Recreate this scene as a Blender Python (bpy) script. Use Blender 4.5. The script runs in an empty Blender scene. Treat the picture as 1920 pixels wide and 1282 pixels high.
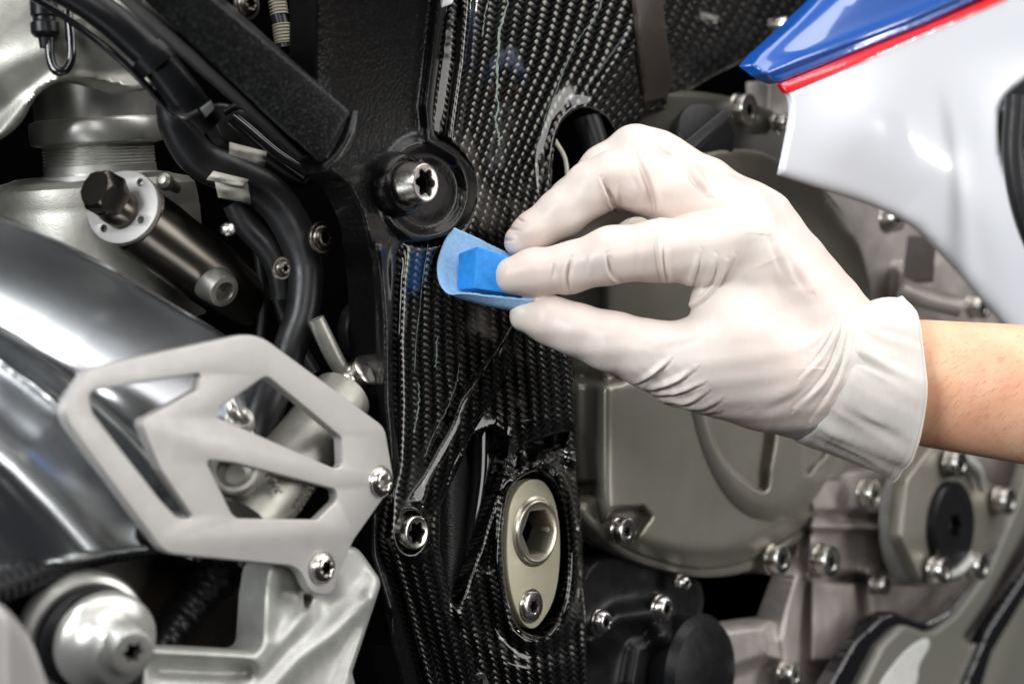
import bpy, bmesh, math, random
import numpy as np
from mathutils import Matrix, Vector
random.seed(7); np.random.seed(7)
sc = bpy.context.scene
COL = sc.collection

# ------------------------------------------------------------------ camera
S = 0.00021            # metres per photo pixel at the focus distance
D0 = 3333.0            # focus distance in those pixels (0.70 m)
Z0 = 0.62              # height of the lens above the floor
camd = bpy.data.cameras.new('camera'); cam = bpy.data.objects.new('camera', camd); COL.objects.link(cam)
cam.location = (0, -D0*S, Z0); cam.rotation_euler = (math.radians(90), 0, 0)
camd.sensor_width = 36; camd.lens = 36*D0/1920; camd.clip_start = 0.01; camd.clip_end = 50
camd.dof.use_dof = True; camd.dof.focus_distance = (D0-25)*S; camd.dof.aperture_fstop = 7.0
camd.dof.aperture_blades = 8
sc.camera = cam
# ------------------------------------------------------------------ world and lamps
w = bpy.data.worlds.new('World'); sc.world = w; w.use_nodes = True
w.node_tree.nodes['Background'].inputs[0].default_value = (0.62, 0.66, 0.72, 1)
w.node_tree.nodes['Background'].inputs[1].default_value = 0.03
def area(name, loc, target, sx, sy, power, col=(1, 1, 1)):
    l = bpy.data.lights.new(name, 'AREA'); l.shape = 'RECTANGLE'; l.size = sx; l.size_y = sy
    l.energy = power; l.color = col
    o = bpy.data.objects.new(name, l); COL.objects.link(o); o.location = loc
    o.rotation_euler = (Vector(target)-Vector(loc)).to_track_quat('-Z', 'Y').to_euler()
    return o
area('softbox_overhead', (0.25, -0.25, 1.85), (0.08, 0.05, 0.62), 1.7, 1.3, 17, (1, 0.985, 0.97))
area('softbox_left', (-1.15, -1.50, 1.25), (0.0, 0.0, 0.6), 0.7, 0.9, 30, (0.93, 0.97, 1.0))
area('softbox_right', (1.45, -0.46, 0.85), (-0.15, -0.13, 0.62), 0.6, 1.0, 9, (1, 0.99, 0.97))
area('added_swingarm_fill', (1.3, 0.05, 1.45), (-0.15, -0.1, 0.65), 0.9, 0.6, 6, (0.97, 0.985, 1))  # unseen lamp added to brighten the reflections in the swingarm
area('softbox_front', (0.45, -1.7, 1.25), (0.1, 0.0, 0.6), 0.9, 0.7, 8, (1, 0.985, 0.96))
sc.view_settings.view_transform = 'Standard'; sc.view_settings.look = 'None'
sc.view_settings.exposure = 0.28; sc.view_settings.gamma = 1.0
sc.cycles.max_bounces = 8; sc.cycles.diffuse_bounces = 3; sc.cycles.glossy_bounces = 4
sc.cycles.caustics_reflective = False; sc.cycles.caustics_refractive = False
try: sc.cycles.use_denoising = True
except Exception: pass

# ------------------------------------------------------------------ places
AX, AY = 0.766, 0.643                       # outward side of the motorcycle: to the right and towards the lens
A = Vector((AX, -AY, 0)); EX = Vector((AY, AX, 0)); UP = Vector((0, 0, 1))
def P(px, py, d):
    k = (D0+d)/D0
    return Vector(((px-960)*S*k, d*S, Z0+(641-py)*S*k))
def Pn(px, py, d):
    k = (D0+d)/D0
    return np.stack([(px-960)*S*k, d*S+0*px, Z0+(641-py)*S*k], -1)
def PD(px, off=0.0):
    x = np.asarray(px, float)-960
    return (AX*(x+60)-off)/(AY-AX*x/D0)
def frame(px, py, off=0, d=None, axis=A, up=UP):
    if d is None: d = float(PD(px, off))
    z = Vector(axis).normalized(); x = up.cross(z).normalized(); y = z.cross(x)
    m = Matrix((x, y, z)).transposed().to_4x4(); m.translation = P(px, py, d)
    return m
def to_plane(F, pts):
    """points seen at these photo pixels, on the plane of frame F (2D, metres)"""
    o = F.translation; n = F.col[2].to_3d(); Fi = F.inverted(); c = Vector((0, -D0*S, Z0)); r = []
    for p in pts:
        q = P(p[0], p[1], 0)-c; t = (o-c).dot(n)/q.dot(n); l = Fi @ (c+q*t); r.append((l.x, l.y))
    return r
def kz(px, off=0): return (D0+float(PD(px, off)))/D0      # how much bigger things are there than their pixels

q_ = P(1862, 148, float(PD(1862, 320))); v_ = (q_-Vector((0, -D0*S, Z0))).normalized(); r_ = v_-2*v_.dot(A)*A
pl_ = area('small_flash_lamp', q_+r_*1.2, q_, 0.075, 0.075, .6)

# ------------------------------------------------------------------ objects
W = {}
def reg(o, parent=None, M=None, label=None, cat=None, group=None, kind=None):
    COL.objects.link(o); M = M or Matrix.Identity(4); W[o.name] = M
    if parent: o.parent = parent; o.matrix_parent_inverse = W[parent.name].inverted()
    o.matrix_basis = M
    if label: o['label'] = label
    if cat: o['category'] = cat
    if group: o['group'] = group
    if kind: o['kind'] = kind
    return o
def thing(name, M, label, cat): 
    return reg(bpy.data.objects.new(name, None), None, M, label, cat)
def mk(name, verts, faces, mat, parent=None, M=None, label=None, uv=None, sharp=40, kind=None, cat=None):
    me = bpy.data.meshes.new(name); me.from_pydata([tuple(v) for v in verts], [], [tuple(f) for f in faces])
    me.validate(); me.materials.append(mat)
    me.polygons.foreach_set('use_smooth', [True]*len(me.polygons))
    if uv is not None:
        l = me.uv_layers.new(name='UVMap'); vi = np.zeros(len(me.loops), int); me.loops.foreach_get('vertex_index', vi)
        l.data.foreach_set('uv', np.asarray(uv, float)[vi].ravel())
    if sharp: me.set_sharp_from_angle(angle=math.radians(sharp))
    return reg(bpy.data.objects.new(name, me), parent, M, label, kind=kind, cat=cat)
class MB:
    def __init__(s): s.v = []; s.f = []
    def add(s, v, f, M=None):
        n = len(s.v); s.v += [tuple(M @ Vector(p)) if M else tuple(p) for p in v]; s.f += [tuple(i+n for i in q) for q in f]; return s
def polar(rings, seg=64, cap0=False, cap1=True):
    """surface of rings (radius or radius function, height) round local z; in pixels -> metres"""
    v = []; f = []
    th = [2*math.pi*i/seg for i in range(seg)]
    for r, h in rings:
        for t in th:
            q = (r(t) if callable(r) else r)*S; v.append((q*math.cos(t), q*math.sin(t), h*S))
    for k in range(len(rings)-1):
        for i in range(seg):
            j = (i+1) % seg; f.append((k*seg+i, k*seg+j, (k+1)*seg+j, (k+1)*seg+i))
    if cap1: f.append(tuple(range((len(rings)-1)*seg, len(rings)*seg)))
    if cap0: f.append(tuple(reversed(range(seg))))
    return v, f
def torx(rs): return lambda t: rs*(0.85+0.15*math.cos(6*t))
def hexr(rs, rot=0.0): return lambda t: rs*math.cos(math.pi/6)/math.cos(((t+rot) % (math.pi/3))-math.pi/6)
def bolt_mesh(R, H, socket='torx', rs=None, depth=None, cone=1.0, dome=0, washer=0, seg=72, shank=30):
    rs = rs or R*0.5; depth = depth or H*0.7; fn = torx(rs) if socket == 'torx' else hexr(rs)
    e = R*0.07; r = []
    if washer: r += [(R*washer*.96, -4), (R*washer, -3), (R*washer, 1), (R*washer*.97, 3), (R*1.02, 3)]
    else: r += [(R/cone, -shank)]
    Rt = R*cone if cone < 1 else R
    r += [(R, 0 if not washer else 3)]
    if dome: r += [(R*.99, H*.35), (R*.93, H*.6), (R*.8, H*.82), (R*.68, H*.94), (max(rs*1.18, R*.55), H)]
    else: r += [(Rt, H-e*1.2), (Rt-e*.4, H-e*.4), (Rt-e*1.3, H), (rs*1.25, H), (rs*1.14, H-e*.5)]
    r += [(lambda t: fn(t)*1.04, H-e*.5), (fn, H-e*1.6), (lambda t: fn(t)*.97, H-depth), (rs*.25, H-depth-rs*.2)]
    return polar(r, seg)
def bolt(name, px, py, off, R, H, mat, parent, label=None, axis=A, **kw):
    k = kz(px, off); kw = dict(kw)
    for q in ('rs', 'depth'):
        if q in kw: kw[q] *= k
    v, f = bolt_mesh(R*k, H*k, **kw); o = mk(name, v, f, mat, parent, frame(px, py, off, axis=axis), label, sharp=32)
    o.data.materials.append(M['void']); n = len(o.data.polygons)  # socket floor gets near-black colour in place of recess shade
    for i in range(n-73, n): o.data.polygons[i].material_index = 1
    return o
def lathe(name, px, py, off, rings, mat, parent, label=None, axis=A, d=None, seg=72, sharp=32, cap0=False, cap1=True, up=UP):
    dd = float(PD(px, off)) if d is None else d; k = (D0+dd)/D0
    v, f = polar([((lambda t, r=r: r(t)*k) if callable(r) else r*k, h*k) for r, h in rings], seg, cap0, cap1)
    return mk(name, v, f, mat, parent, frame(px, py, d=dd, axis=axis, up=up), label, sharp=sharp)
def cr(pts, n=6, closed=False):
    p = np.array(pts, float); N = len(p); out = []
    for i in range(N if closed else N-1):
        a, b = p[i], p[(i+1) % N]
        z = p[(i-1) % N] if (closed or i > 0) else 2*a-b
        c = p[(i+2) % N] if (closed or i+2 < N) else 2*b-a
        for k in range(n):
            t = k/n; out.append(.5*((2*a)+(b-z)*t+(2*z-5*a+4*b-c)*t*t+(3*a-z-3*b+c)*t**3))
    if not closed: out.append(p[-1])
    return np.array(out)
def rp(pts, r=10, n=6):
    """polygon with rounded corners; a point may carry its own radius"""
    out = []; N = len(pts)
    for i in range(N):
        p = np.array(pts[i][:2], float); q = np.array(pts[i-1][:2], float); s = np.array(pts[(i+1) % N][:2], float)
        R = pts[i][2] if len(pts[i]) > 2 else r
        a = (q-p); la = np.linalg.norm(a); a /= la; b = (s-p); lb = np.linalg.norm(b); b /= lb
        c = float(np.clip(a@b, -.9999, .9999)); th = math.acos(c); t = R/max(math.tan(th/2), 1e-3); t = min(t, la*.48, lb*.48)
        if t < .5 or c < -.995: out.append(p); continue
        for k in range(n+1):
            u = k/n; out.append((p+a*t)*(1-u)**2+2*p*u*(1-u)+(p+b*t)*u*u)
    return np.array(out)
def plate(name, outline, F, thick, mat, parent=None, holes=(), bev=3, label=None, bres=2):
    """flat plate cut to these photo outlines, lying on the plane of F, thickness behind it (pixels)"""
    cu = bpy.data.curves.new('plate', 'CURVE'); cu.dimensions = '2D'; cu.fill_mode = 'BOTH'
    for poly in [outline]+list(holes):
        q = to_plane(F, poly); sp = cu.splines.new('POLY'); sp.points.add(len(q)-1)
        for i, (x, y) in enumerate(q): sp.points[i].co = (x, y, 0, 1)
        sp.use_cyclic_u = True
    cu.extrude = (thick/2-bev)*S; cu.bevel_depth = bev*S; cu.bevel_resolution = bres; cu.offset = -bev*S
    o = bpy.data.objects.new('tmp', cu); COL.objects.link(o)
    dg = bpy.context.evaluated_depsgraph_get(); me = bpy.data.meshes.new_from_object(o.evaluated_get(dg))
    bpy.data.objects.remove(o); bpy.data.curves.remove(cu)
    me.transform(Matrix.Translation((0, 0, -thick/2*S))); me.materials.clear(); me.materials.append(mat)
    bm = bmesh.new(); bm.from_mesh(me); bmesh.ops.remove_doubles(bm, verts=bm.verts, dist=1e-6); bm.to_mesh(me); bm.free()
    me.polygons.foreach_set('use_smooth', [True]*len(me.polygons)); me.set_sharp_from_angle(angle=math.radians(38))
    me.name = name
    return reg(bpy.data.objects.new(name, me), parent, F.copy(), label)
def tube(name, pts, rad, mat, parent=None, seg=20, n=8, label=None, rib=None, flat=1.0, caps=True, pix=True, kind=None):
    c = cr(pts, n); 
    if pix: w3 = Pn(c[:, 0], c[:, 1], c[:, 2]); kk = (D0+c[:, 2])/D0
    else: w3 = c; kk = np.ones(len(c))
    L = np.concatenate([[0], np.cumsum(np.linalg.norm(np.diff(w3, axis=0), axis=1))])
    if rib:
        m = int(L[-1]/(rib[0]*S)*8); s = np.linspace(0, L[-1], m)
        w3 = np.stack([np.interp(s, L, w3[:, i]) for i in range(3)], -1); kk = np.interp(s, L, kk)
    else: s = L
    if np.isscalar(rad): R = np.full(len(s), float(rad))
    else:
        rr = np.array(rad, float); ti = np.linspace(0, len(c)-1, len(rr)); R = np.interp(s, L, np.interp(np.arange(len(c)), ti, rr))
    R = R*kk*S
    if rib: R = R*(1+rib[1]*np.sin(s/(rib[0]*S)*2*math.pi))
    T = np.gradient(w3, axis=0); T /= np.linalg.norm(T, axis=1)[:, None]
    ref = np.array([0, -1, 0.01]); v = []; 
    for i in range(len(w3)):
        ref = ref-T[i]*(ref@T[i]); ref /= np.linalg.norm(ref); b = np.cross(T[i], ref)
        for k in range(seg):
            t = 2*math.pi*k/seg; v.append(w3[i]+R[i]*(math.cos(t)*ref*flat+math.sin(t)*b))
    f = [(i*seg+k, i*seg+(k+1) % seg, (i+1)*seg+(k+1) % seg, (i+1)*seg+k) for i in range(len(w3)-1) for k in range(seg)]
    if caps: f += [tuple(reversed(range(seg))), tuple(range((len(w3)-1)*seg, len(w3)*seg))]
    uv = [(s[i]/S, k/seg) for i in range(len(w3)) for k in range(seg)]
    return mk(name, v, f, mat, parent, None, label, uv=uv, sharp=50, kind=kind)
def hexa(name, c8, mat, parent=None, bev=3, label=None, seg=3):
    """box from eight corners (px,py,d): near quad then far quad, same order"""
    bm = bmesh.new(); v = [bm.verts.new(P(*c)) for c in c8]
    for q in ((0, 1, 2, 3), (7, 6, 5, 4), (0, 4, 5, 1), (1, 5, 6, 2), (2, 6, 7, 3), (3, 7, 4, 0)): bm.faces.new([v[i] for i in q])
    bmesh.ops.recalc_face_normals(bm, faces=bm.faces)
    if bev: bmesh.ops.bevel(bm, geom=list(bm.edges), offset=bev*S, segments=seg, profile=.6, affect='EDGES', clamp_overlap=True)
    me = bpy.data.meshes.new(name); bm.to_mesh(me); bm.free(); me.materials.append(mat)
    me.polygons.foreach_set('use_smooth', [True]*len(me.polygons)); me.set_sharp_from_angle(angle=math.radians(50))
    return reg(bpy.data.objects.new(name, me), parent, None, label)

# ------------------------------------------------------------------ planar maths (photo pixels)
def pip(x, y, poly):
    ins = np.zeros(x.shape, bool); n = len(poly)
    for i in range(n):
        x1, y1 = poly[i]; x2, y2 = poly[(i+1) % n]
        if y1 == y2: continue
        c = ((y1 > y) != (y2 > y)) & (x < (x2-x1)*(y-y1)/(y2-y1)+x1); ins ^= c
    return ins
def dist(x, y, poly, closed=False):
    """distance, nearest point, side (+ = right hand of the walking direction on the picture), arc length"""
    best = np.full(x.shape, 1e9); nx = np.zeros(x.shape); ny = np.zeros(x.shape); sd = np.zeros(x.shape); al = np.zeros(x.shape); L = 0
    n = len(poly)
    for i in range(n if closed else n-1):
        ax, ay = poly[i][:2]; bx, by = poly[(i+1) % n][:2]; dx, dy = bx-ax, by-ay; q = dx*dx+dy*dy
        if q == 0: continue
        t = np.clip(((x-ax)*dx+(y-ay)*dy)/q, 0, 1); cx = ax+t*dx; cy = ay+t*dy; d = np.hypot(x-cx, y-cy); m = d < best
        best = np.where(m, d, best); nx = np.where(m, cx, nx); ny = np.where(m, cy, ny)
        sd = np.where(m, np.sign(-((x-ax)*dy-(y-ay)*dx)), sd); al = np.where(m, L+t*math.sqrt(q), al); L += math.sqrt(q)
    return best, nx, ny, sd, al
def sstep(e0, e1, x):
    t = np.clip((x-e0)/(e1-e0), 0, 1); return t*t*(3-2*t)
def plateau(x, y, poly, h, soft=8):
    d = dist(x, y, poly, True)[0]; i = pip(x, y, poly); return h*sstep(-soft/2, soft/2, np.where(i, d, -d))
def ridge(x, y, line, h, wl, wr):
    """bump along a line with its own width on each side"""
    d, _, _, s, _ = dist(x, y, line); wd = np.where(s > 0, wr, wl); return h*np.exp(-(d/wd)**2)
def prof(e, knots, sm=6):
    k = np.array(knots, float); t = np.linspace(k[0, 0], k[-1, 0], 800); v = np.interp(t, k[:, 0], k[:, 1])
    q = max(int(sm/((k[-1, 0]-k[0, 0])/800)), 1)
    for _ in range(3):
        p = np.pad(v, (q, q), mode='edge'); c = np.cumsum(np.insert(p, 0, 0)); v = (c[2*q+1:]-c[:-2*q-1])/(2*q+1)
    return np.interp(e, t, v)
def relief(name, outline, off, mat, parent=None, holes=(), step=4, roll=6, thick=24, uvf=None, label=None, dep=None, sharp=60, cat=None):
    """solid sheet with real relief: outline and height field traced on the side plane of the motorcycle"""
    dep = dep or (lambda x, y, o: PD(x, o)); outline = np.asarray(outline, float)[:, :2]; holes = [np.asarray(h)[:, :2] for h in holes]
    x0, y0 = outline.min(0)-step; x1, y1 = outline.max(0)+step
    xs = np.arange(x0, x1+step, step); ys = np.arange(y0, y1+step, step); X, Y = np.meshgrid(xs, ys)
    CX, CY = np.meshgrid(xs[:-1]+step/2, ys[:-1]+step/2); ins = pip(CX, CY, outline)
    for h in holes: ins &= ~pip(CX, CY, h)
    J, I = np.nonzero(ins); nxg = len(xs)
    f = np.stack([J*nxg+I, (J+1)*nxg+I, (J+1)*nxg+I+1, J*nxg+I+1], -1)
    used, inv = np.unique(f.ravel(), return_inverse=True); f = inv.reshape(f.shape); vx = X.ravel()[used]; vy = Y.ravel()[used]
    e = np.concatenate([f[:, [0, 1]], f[:, [1, 2]], f[:, [2, 3]], f[:, [3, 0]]]); es = np.sort(e, 1)
    u, first, cnt = np.unique(es, axis=0, return_index=True, return_counts=True); be = e[first[cnt == 1]]; bv = np.unique(be)
    polys = [outline]+holes
    def nearest(x, y):
        D = [dist(x, y, p, True)[:3] for p in polys]; d = np.stack([q[0] for q in D]); a = d.argmin(0); r = np.arange(len(x))
        return d[a, r], np.stack([q[1] for q in D])[a, r], np.stack([q[2] for q in D])[a, r]
    d, nx, ny = nearest(vx[bv], vy[bv]); vx[bv] = nx; vy[bv] = ny
    dd = nearest(vx, vy)[0]; vx = vx.astype(float); vy = vy.astype(float); o = np.asarray(off(vx, vy) if callable(off) else np.full(vx.shape, float(off)))
    if roll: q = np.clip(dd, 0, roll); o = o-(roll-np.sqrt(np.maximum(roll*roll-(roll-q)**2, 0)))
    v = Pn(vx, vy, dep(vx, vy, o)); n = len(v); m = {b: n+i for i, b in enumerate(bv)}
    back = v[bv]-np.array(A)*thick*S; faces = f.tolist()+[(a, m[a], m[b], b) for a, b in be.tolist()]
    uv = None
    if uvf: U, V = uvf(vx, vy); uv = np.stack([U, V], -1); uv = np.concatenate([uv, uv[bv]+np.array([thick*.7, thick*.15])])
    return mk(name, np.concatenate([v, back]), faces, mat, parent, None, label, uv=uv, sharp=sharp, cat=cat)

# ------------------------------------------------------------------ materials
class E:
    """tiny expression wrapper over shader math nodes"""
    def __init__(s, nt, sock): s.nt = nt; s.s = sock
    @staticmethod
    def op(nt, o, *a):
        n = nt.nodes.new('ShaderNodeMath'); n.operation = o
        for i, q in enumerate(a):
            if isinstance(q, E): nt.links.new(q.s, n.inputs[i])
            else: n.inputs[i].default_value = q
        return E(nt, n.outputs[0])
    def __add__(s, o): return E.op(s.nt, 'ADD', s, o)
    def __sub__(s, o): return E.op(s.nt, 'SUBTRACT', s, o)
    def __rsub__(s, o): return E.op(s.nt, 'SUBTRACT', o, s)
    def __mul__(s, o): return E.op(s.nt, 'MULTIPLY', s, o)
    def f(s, o, *a): return E.op(s.nt, o, s, *a)
def mat(name, col, metal=0.0, rough=0.5, coat=0.0, coatr=0.03, bumps=(), var=0.0, vscale=200, rvar=0.0, vr=(.3, .7), sss=0.0, sssr=(1, .5, .3), spec=.5, col2=None, aniso=0, stretch=None, emis=None, streak=None):
    m = bpy.data.materials.new(name); m.use_nodes = True; nt = m.node_tree; b = nt.nodes['Principled BSDF']
    b.inputs['Base Color'].default_value = (*col, 1); b.inputs['Metallic'].default_value = metal; b.inputs['Roughness'].default_value = rough
    b.inputs['Specular IOR Level'].default_value = spec
    b.inputs['Coat Weight'].default_value = coat; b.inputs['Coat Roughness'].default_value = coatr
    if sss:
        b.inputs['Subsurface Weight'].default_value = sss; b.inputs['Subsurface Radius'].default_value = sssr; b.inputs['Subsurface Scale'].default_value = 0.002
    tc = nt.nodes.new('ShaderNodeTexCoord'); src = tc.outputs['Object']
    def noise(scale, detail=3, rg=.55, st=None):
        s = src
        if st: mp = nt.nodes.new('ShaderNodeMapping'); mp.inputs['Scale'].default_value = st; nt.links.new(src, mp.inputs[0]); s = mp.outputs[0]
        n = nt.nodes.new('ShaderNodeTexNoise'); n.inputs['Scale'].default_value = scale; n.inputs['Detail'].default_value = detail; n.inputs['Roughness'].default_value = rg
        nt.links.new(s, n.inputs['Vector']); return n.outputs[0]
    def remap(s, lo, hi, a=.3, z=.7):
        r = nt.nodes.new('ShaderNodeMapRange'); r.inputs[1].default_value = a; r.inputs[2].default_value = z; r.inputs[3].default_value = lo; r.inputs[4].default_value = hi
        nt.links.new(s, r.inputs[0]); return r.outputs[0]
    if var or col2:
        mx = nt.nodes.new('ShaderNodeMix'); mx.data_type = 'RGBA'
        c2 = col2 or tuple(c*(1-var) for c in col)
        mx.inputs[6].default_value = (*col, 1); mx.inputs[7].default_value = (*c2, 1)
        nt.links.new(remap(noise(vscale, 4, st=stretch), 0, 1, *vr), mx.inputs[0]); nt.links.new(mx.outputs[2], b.inputs['Base Color'])
    if rvar: nt.links.new(remap(noise(vscale*2.3, 5, .65, st=stretch), max(rough-rvar, .02), rough+rvar), b.inputs['Roughness'])
    prev = None
    for bp in bumps:      # (scale, strength, distance_mm, kind)
        sc_, st_, di = bp[:3]; kind = bp[3] if len(bp) > 3 else 'noise'
        bn = nt.nodes.new('ShaderNodeBump'); bn.inputs['Strength'].default_value = st_; bn.inputs['Distance'].default_value = di*0.001
        if kind == 'voronoi':
            v = nt.nodes.new('ShaderNodeTexVoronoi'); v.feature = 'SMOOTH_F1'; v.inputs['Scale'].default_value = sc_; nt.links.new(src, v.inputs['Vector']); h = v.outputs['Distance']
        else: h = noise(sc_, 3, .5, st=bp[4] if len(bp) > 4 else None)
        nt.links.new(h, bn.inputs['Height'])
        if prev: nt.links.new(prev, bn.inputs['Normal'])
        prev = bn.outputs[0]
    if prev:
        nt.links.new(prev, b.inputs['Normal'])
    if aniso: b.inputs['Anisotropic'].default_value = aniso
    if emis: b.inputs['Emission Color'].default_value = (*emis, 1); b.inputs['Emission Strength'].default_value = 1
    return m
def carbon(name, t=9.0, bri=1.0, rough=.34, bump=.5, chalk=False):
    """2x2 twill laid at 45 degrees to the sheet, under smooth clear lacquer; UV in pixels"""
    m = bpy.data.materials.new(name); m.use_nodes = True; nt = m.node_tree; b = nt.nodes['Principled BSDF']; L = nt.links
    uvn = nt.nodes.new('ShaderNodeUVMap'); uvn.uv_map = 'UVMap'
    nz = nt.nodes.new('ShaderNodeTexNoise'); nz.inputs['Scale'].default_value = .03; nz.inputs['Detail'].default_value = 2; L.new(uvn.outputs[0], nz.inputs['Vector'])
    ws = nt.nodes.new('ShaderNodeVectorMath'); ws.operation = 'MULTIPLY_ADD'; L.new(nz.outputs[1], ws.inputs[0]); ws.inputs[1].default_value = (7, 7, 0); L.new(uvn.outputs[0], ws.inputs[2])
    sp = nt.nodes.new('ShaderNodeSeparateXYZ'); L.new(ws.outputs[0], sp.inputs[0]); u = E(nt, sp.outputs[0]); v = E(nt, sp.outputs[1])
    c = 1/(math.sqrt(2)*t); a = (u+v)*c; bb = (v-u)*c
    i = a.f('FLOOR'); f = a-i; j = bb.f('FLOOR'); g = bb-j
    k = (i-j).f('FLOORED_MODULO', 4.0); aover = k.f('LESS_THAN', 1.5)
    sa = (k+f)*.5; sb = ((3.0-k)+g)*.5
    pi = math.pi
    ha = (sa*pi).f('SINE')*.75+(g*pi).f('SINE').f('MAXIMUM', 0.0).f('POWER', .6)*.6
    hb = (sb*pi).f('SINE')*.75+(f*pi).f('SINE').f('MAXIMUM', 0.0).f('POWER', .6)*.6
    h = ha*aover+hb*(1.0-aover)
    bn = nt.nodes.new('ShaderNodeBump'); bn.inputs['Strength'].default_value = bump; bn.inputs['Distance'].default_value = 0.0011; L.new(h.s, bn.inputs['Height'])
    L.new(bn.outputs[0], b.inputs['Normal'])
    edge = ((g*pi).f('SINE')*aover+(f*pi).f('SINE')*(1.0-aover)).f('POWER', 1.4)
    val = (aover*.12+.001)*edge*(1.0*bri)
    fib = nt.nodes.new('ShaderNodeTexNoise'); fib.inputs['Scale'].default_value = .6; L.new(uvn.outputs[0], fib.inputs['Vector'])
    val = val*(E(nt, fib.outputs[0])*1.2+.4)
    mx = nt.nodes.new('ShaderNodeCombineColor'); L.new(val.s, mx.inputs[0]); L.new((val*.95).s, mx.inputs[1]); L.new((val*.86).s, mx.inputs[2])
    L.new(mx.outputs[0], b.inputs['Base Color'])
    b.inputs['Metallic'].default_value = 1.0; b.inputs['Roughness'].default_value = rough
    b.inputs['Coat Weight'].default_value = 1; b.inputs['Coat Roughness'].default_value = .06; b.inputs['Coat IOR'].default_value = 1.5
    # faint waviness of the lacquer itself
    tc = nt.nodes.new('ShaderNodeTexCoord'); n2 = nt.nodes.new('ShaderNodeTexNoise'); n2.inputs['Scale'].default_value = 90; L.new(tc.outputs['Object'], n2.inputs['Vector'])
    b2 = nt.nodes.new('ShaderNodeBump'); b2.inputs['Strength'].default_value = .12; b2.inputs['Distance'].default_value = .001; L.new(n2.outputs[0], b2.inputs['Height'])
    L.new(b2.outputs[0], b.inputs['Coat Normal'])
    return m

M = {}
M['carbon'] = carbon('carbon_twill', 8.6)
M['carbon_soft'] = carbon('carbon_twill_deep_lacquer', 8.6, .22)
M['black_cast'] = mat('black_hammered_paint', (.004, .004, .004), 0, .22, coat=.18, coatr=.1, bumps=[(620, .8, .38), (2600, .3, .1)], spec=.2)
M['black_powder'] = mat('black_powder_coat', (.006, .0065, .007), 0, .26, bumps=[(1500, 1.0, .35), (3600, .6, .14)], spec=.5, col2=(.10, .105, .11), vscale=1400, vr=(.54, .72))  # pale specks in the colour stand in for the coat's sparkle
M['black_rough'] = mat('black_rough_cast', (.02, .02, .02), .2, .42, bumps=[(1100, 1.0, .6), (3000, .5, .2)])
M['black_gloss'] = mat('black_gloss_plastic', (.008, .008, .009), 0, .12, coat=.5, bumps=[(60, .1, .5)])
M['black_satin'] = mat('black_satin_plastic', (.008, .008, .009), 0, .36, bumps=[(900, .15, .2)], rvar=.08, vscale=60, spec=.3)
M['rubber'] = mat('black_rubber_hose', (.014, .014, .015), 0, .38, spec=.4, bumps=[(260, .25, .4), (1800, .12, .15)], rvar=.12, vscale=55, var=.4)
M['void'] = mat('painted_shade_black', (.0012, .0012, .0012), 0, .9, spec=.0)  # near-black colour standing in for shade in gaps and sockets
M['steel'] = mat('satin_steel', (.58, .55, .52), 1, .27, bumps=[(400, .06, .2)], rvar=.05, vscale=250, var=.08)
M['zinc'] = mat('zinc_plated_bolt', (.66, .63, .58), 1, .22, bumps=[(700, .08, .15)], rvar=.05, vscale=300, var=.08)
M['warmsteel'] = mat('warm_dark_steel', (.13, .115, .10), 1, .3, var=.05, vscale=100)
M['guard'] = mat('brushed_anodised_aluminium', (.47, .455, .44), .45, .46, bumps=[(1500, .25, .1), (90, .06, .6)], rvar=.06, vscale=60, var=.07, spec=.6)
M['alu_cast'] = mat('bead_blasted_cast_aluminium', (.56, .56, .53), .55, .48, bumps=[(1900, .55, .2), (300, .12, .3)], rvar=.06, vscale=200, var=.15)
M['alu_dark'] = mat('dull_cast_aluminium', (.36, .35, .31), .75, .42, bumps=[(1500, .4, .2), (200, .15, .3)], var=.3, vscale=70, rvar=.08)
M['alu_shiny'] = mat('turned_aluminium', (.62, .61, .57), .75, .33, bumps=[(600, .08, .15)], var=.1, vscale=120, rvar=.04)
M['polish'] = mat('polished_aluminium', (.84, .87, .90), 1, .24)
M['champagne'] = mat('champagne_anodised_plate', (.62, .58, .42), .35, .42, bumps=[(1800, .15, .1)], var=.08, vscale=150, rvar=.04, spec=.5)
M['engine'] = mat('taupe_engine_paint', (.33, .31, .26), .55, .36, bumps=[(1700, .3, .15)], var=.12, vscale=60, spec=.5)
M['crank'] = mat('grey_cast_crankcase', (.56, .50, .465), .4, .42, bumps=[(900, .4, .3), (120, .3, 1.0)], var=.4, vscale=45, rvar=.1)
M['braid'] = mat('dull_olive_braid', (.20, .18, .13), .3, .5, bumps=[(2500, .8, .2)])
M['warmhex'] = mat('warm_plated_steel', (.60, .55, .45), .9, .3, bumps=[(600, .08, .15)], var=.1, vscale=120)
M['engine_dark'] = mat('dark_olive_engine_paint', (.10, .095, .08), .4, .42, bumps=[(1700, .3, .15)], var=.2, vscale=60)
M['white'] = mat('white_fairing_paint', (.73, .75, .80), 0, .28, coat=1, coatr=.05)
M['blue'] = mat('blue_fairing_paint', (.003, .075, .36), 0, .3, coat=1, coatr=.03)
M['red'] = mat('red_stripe_vinyl', (.78, .004, .02), 0, .3, coat=.6, coatr=.05)
M['olive'] = mat('olive_grey_fairing', (.17, .165, .14), .1, .42, coat=.3, coatr=.2, bumps=[(1500, .1, .1)])
M['tape'] = mat('aged_cream_tape', (.62, .59, .50), 0, .6, bumps=[(300, .4, .4), (1600, .3, .2)], var=.3, vscale=160)
M['blockL'] = mat('blue_rubber_block', (.015, .28, .82), 0, .55, bumps=[(420, .25, .4), (2400, .8, .22)], var=.28, vscale=420)
M['paper'] = mat('pale_blue_sanding_paper', (.24, .46, .72), 0, .85, bumps=[(2600, 1.0, .22), (900, .4, .3)], col2=(.36, .56, .80), vscale=700, spec=.15)
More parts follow.
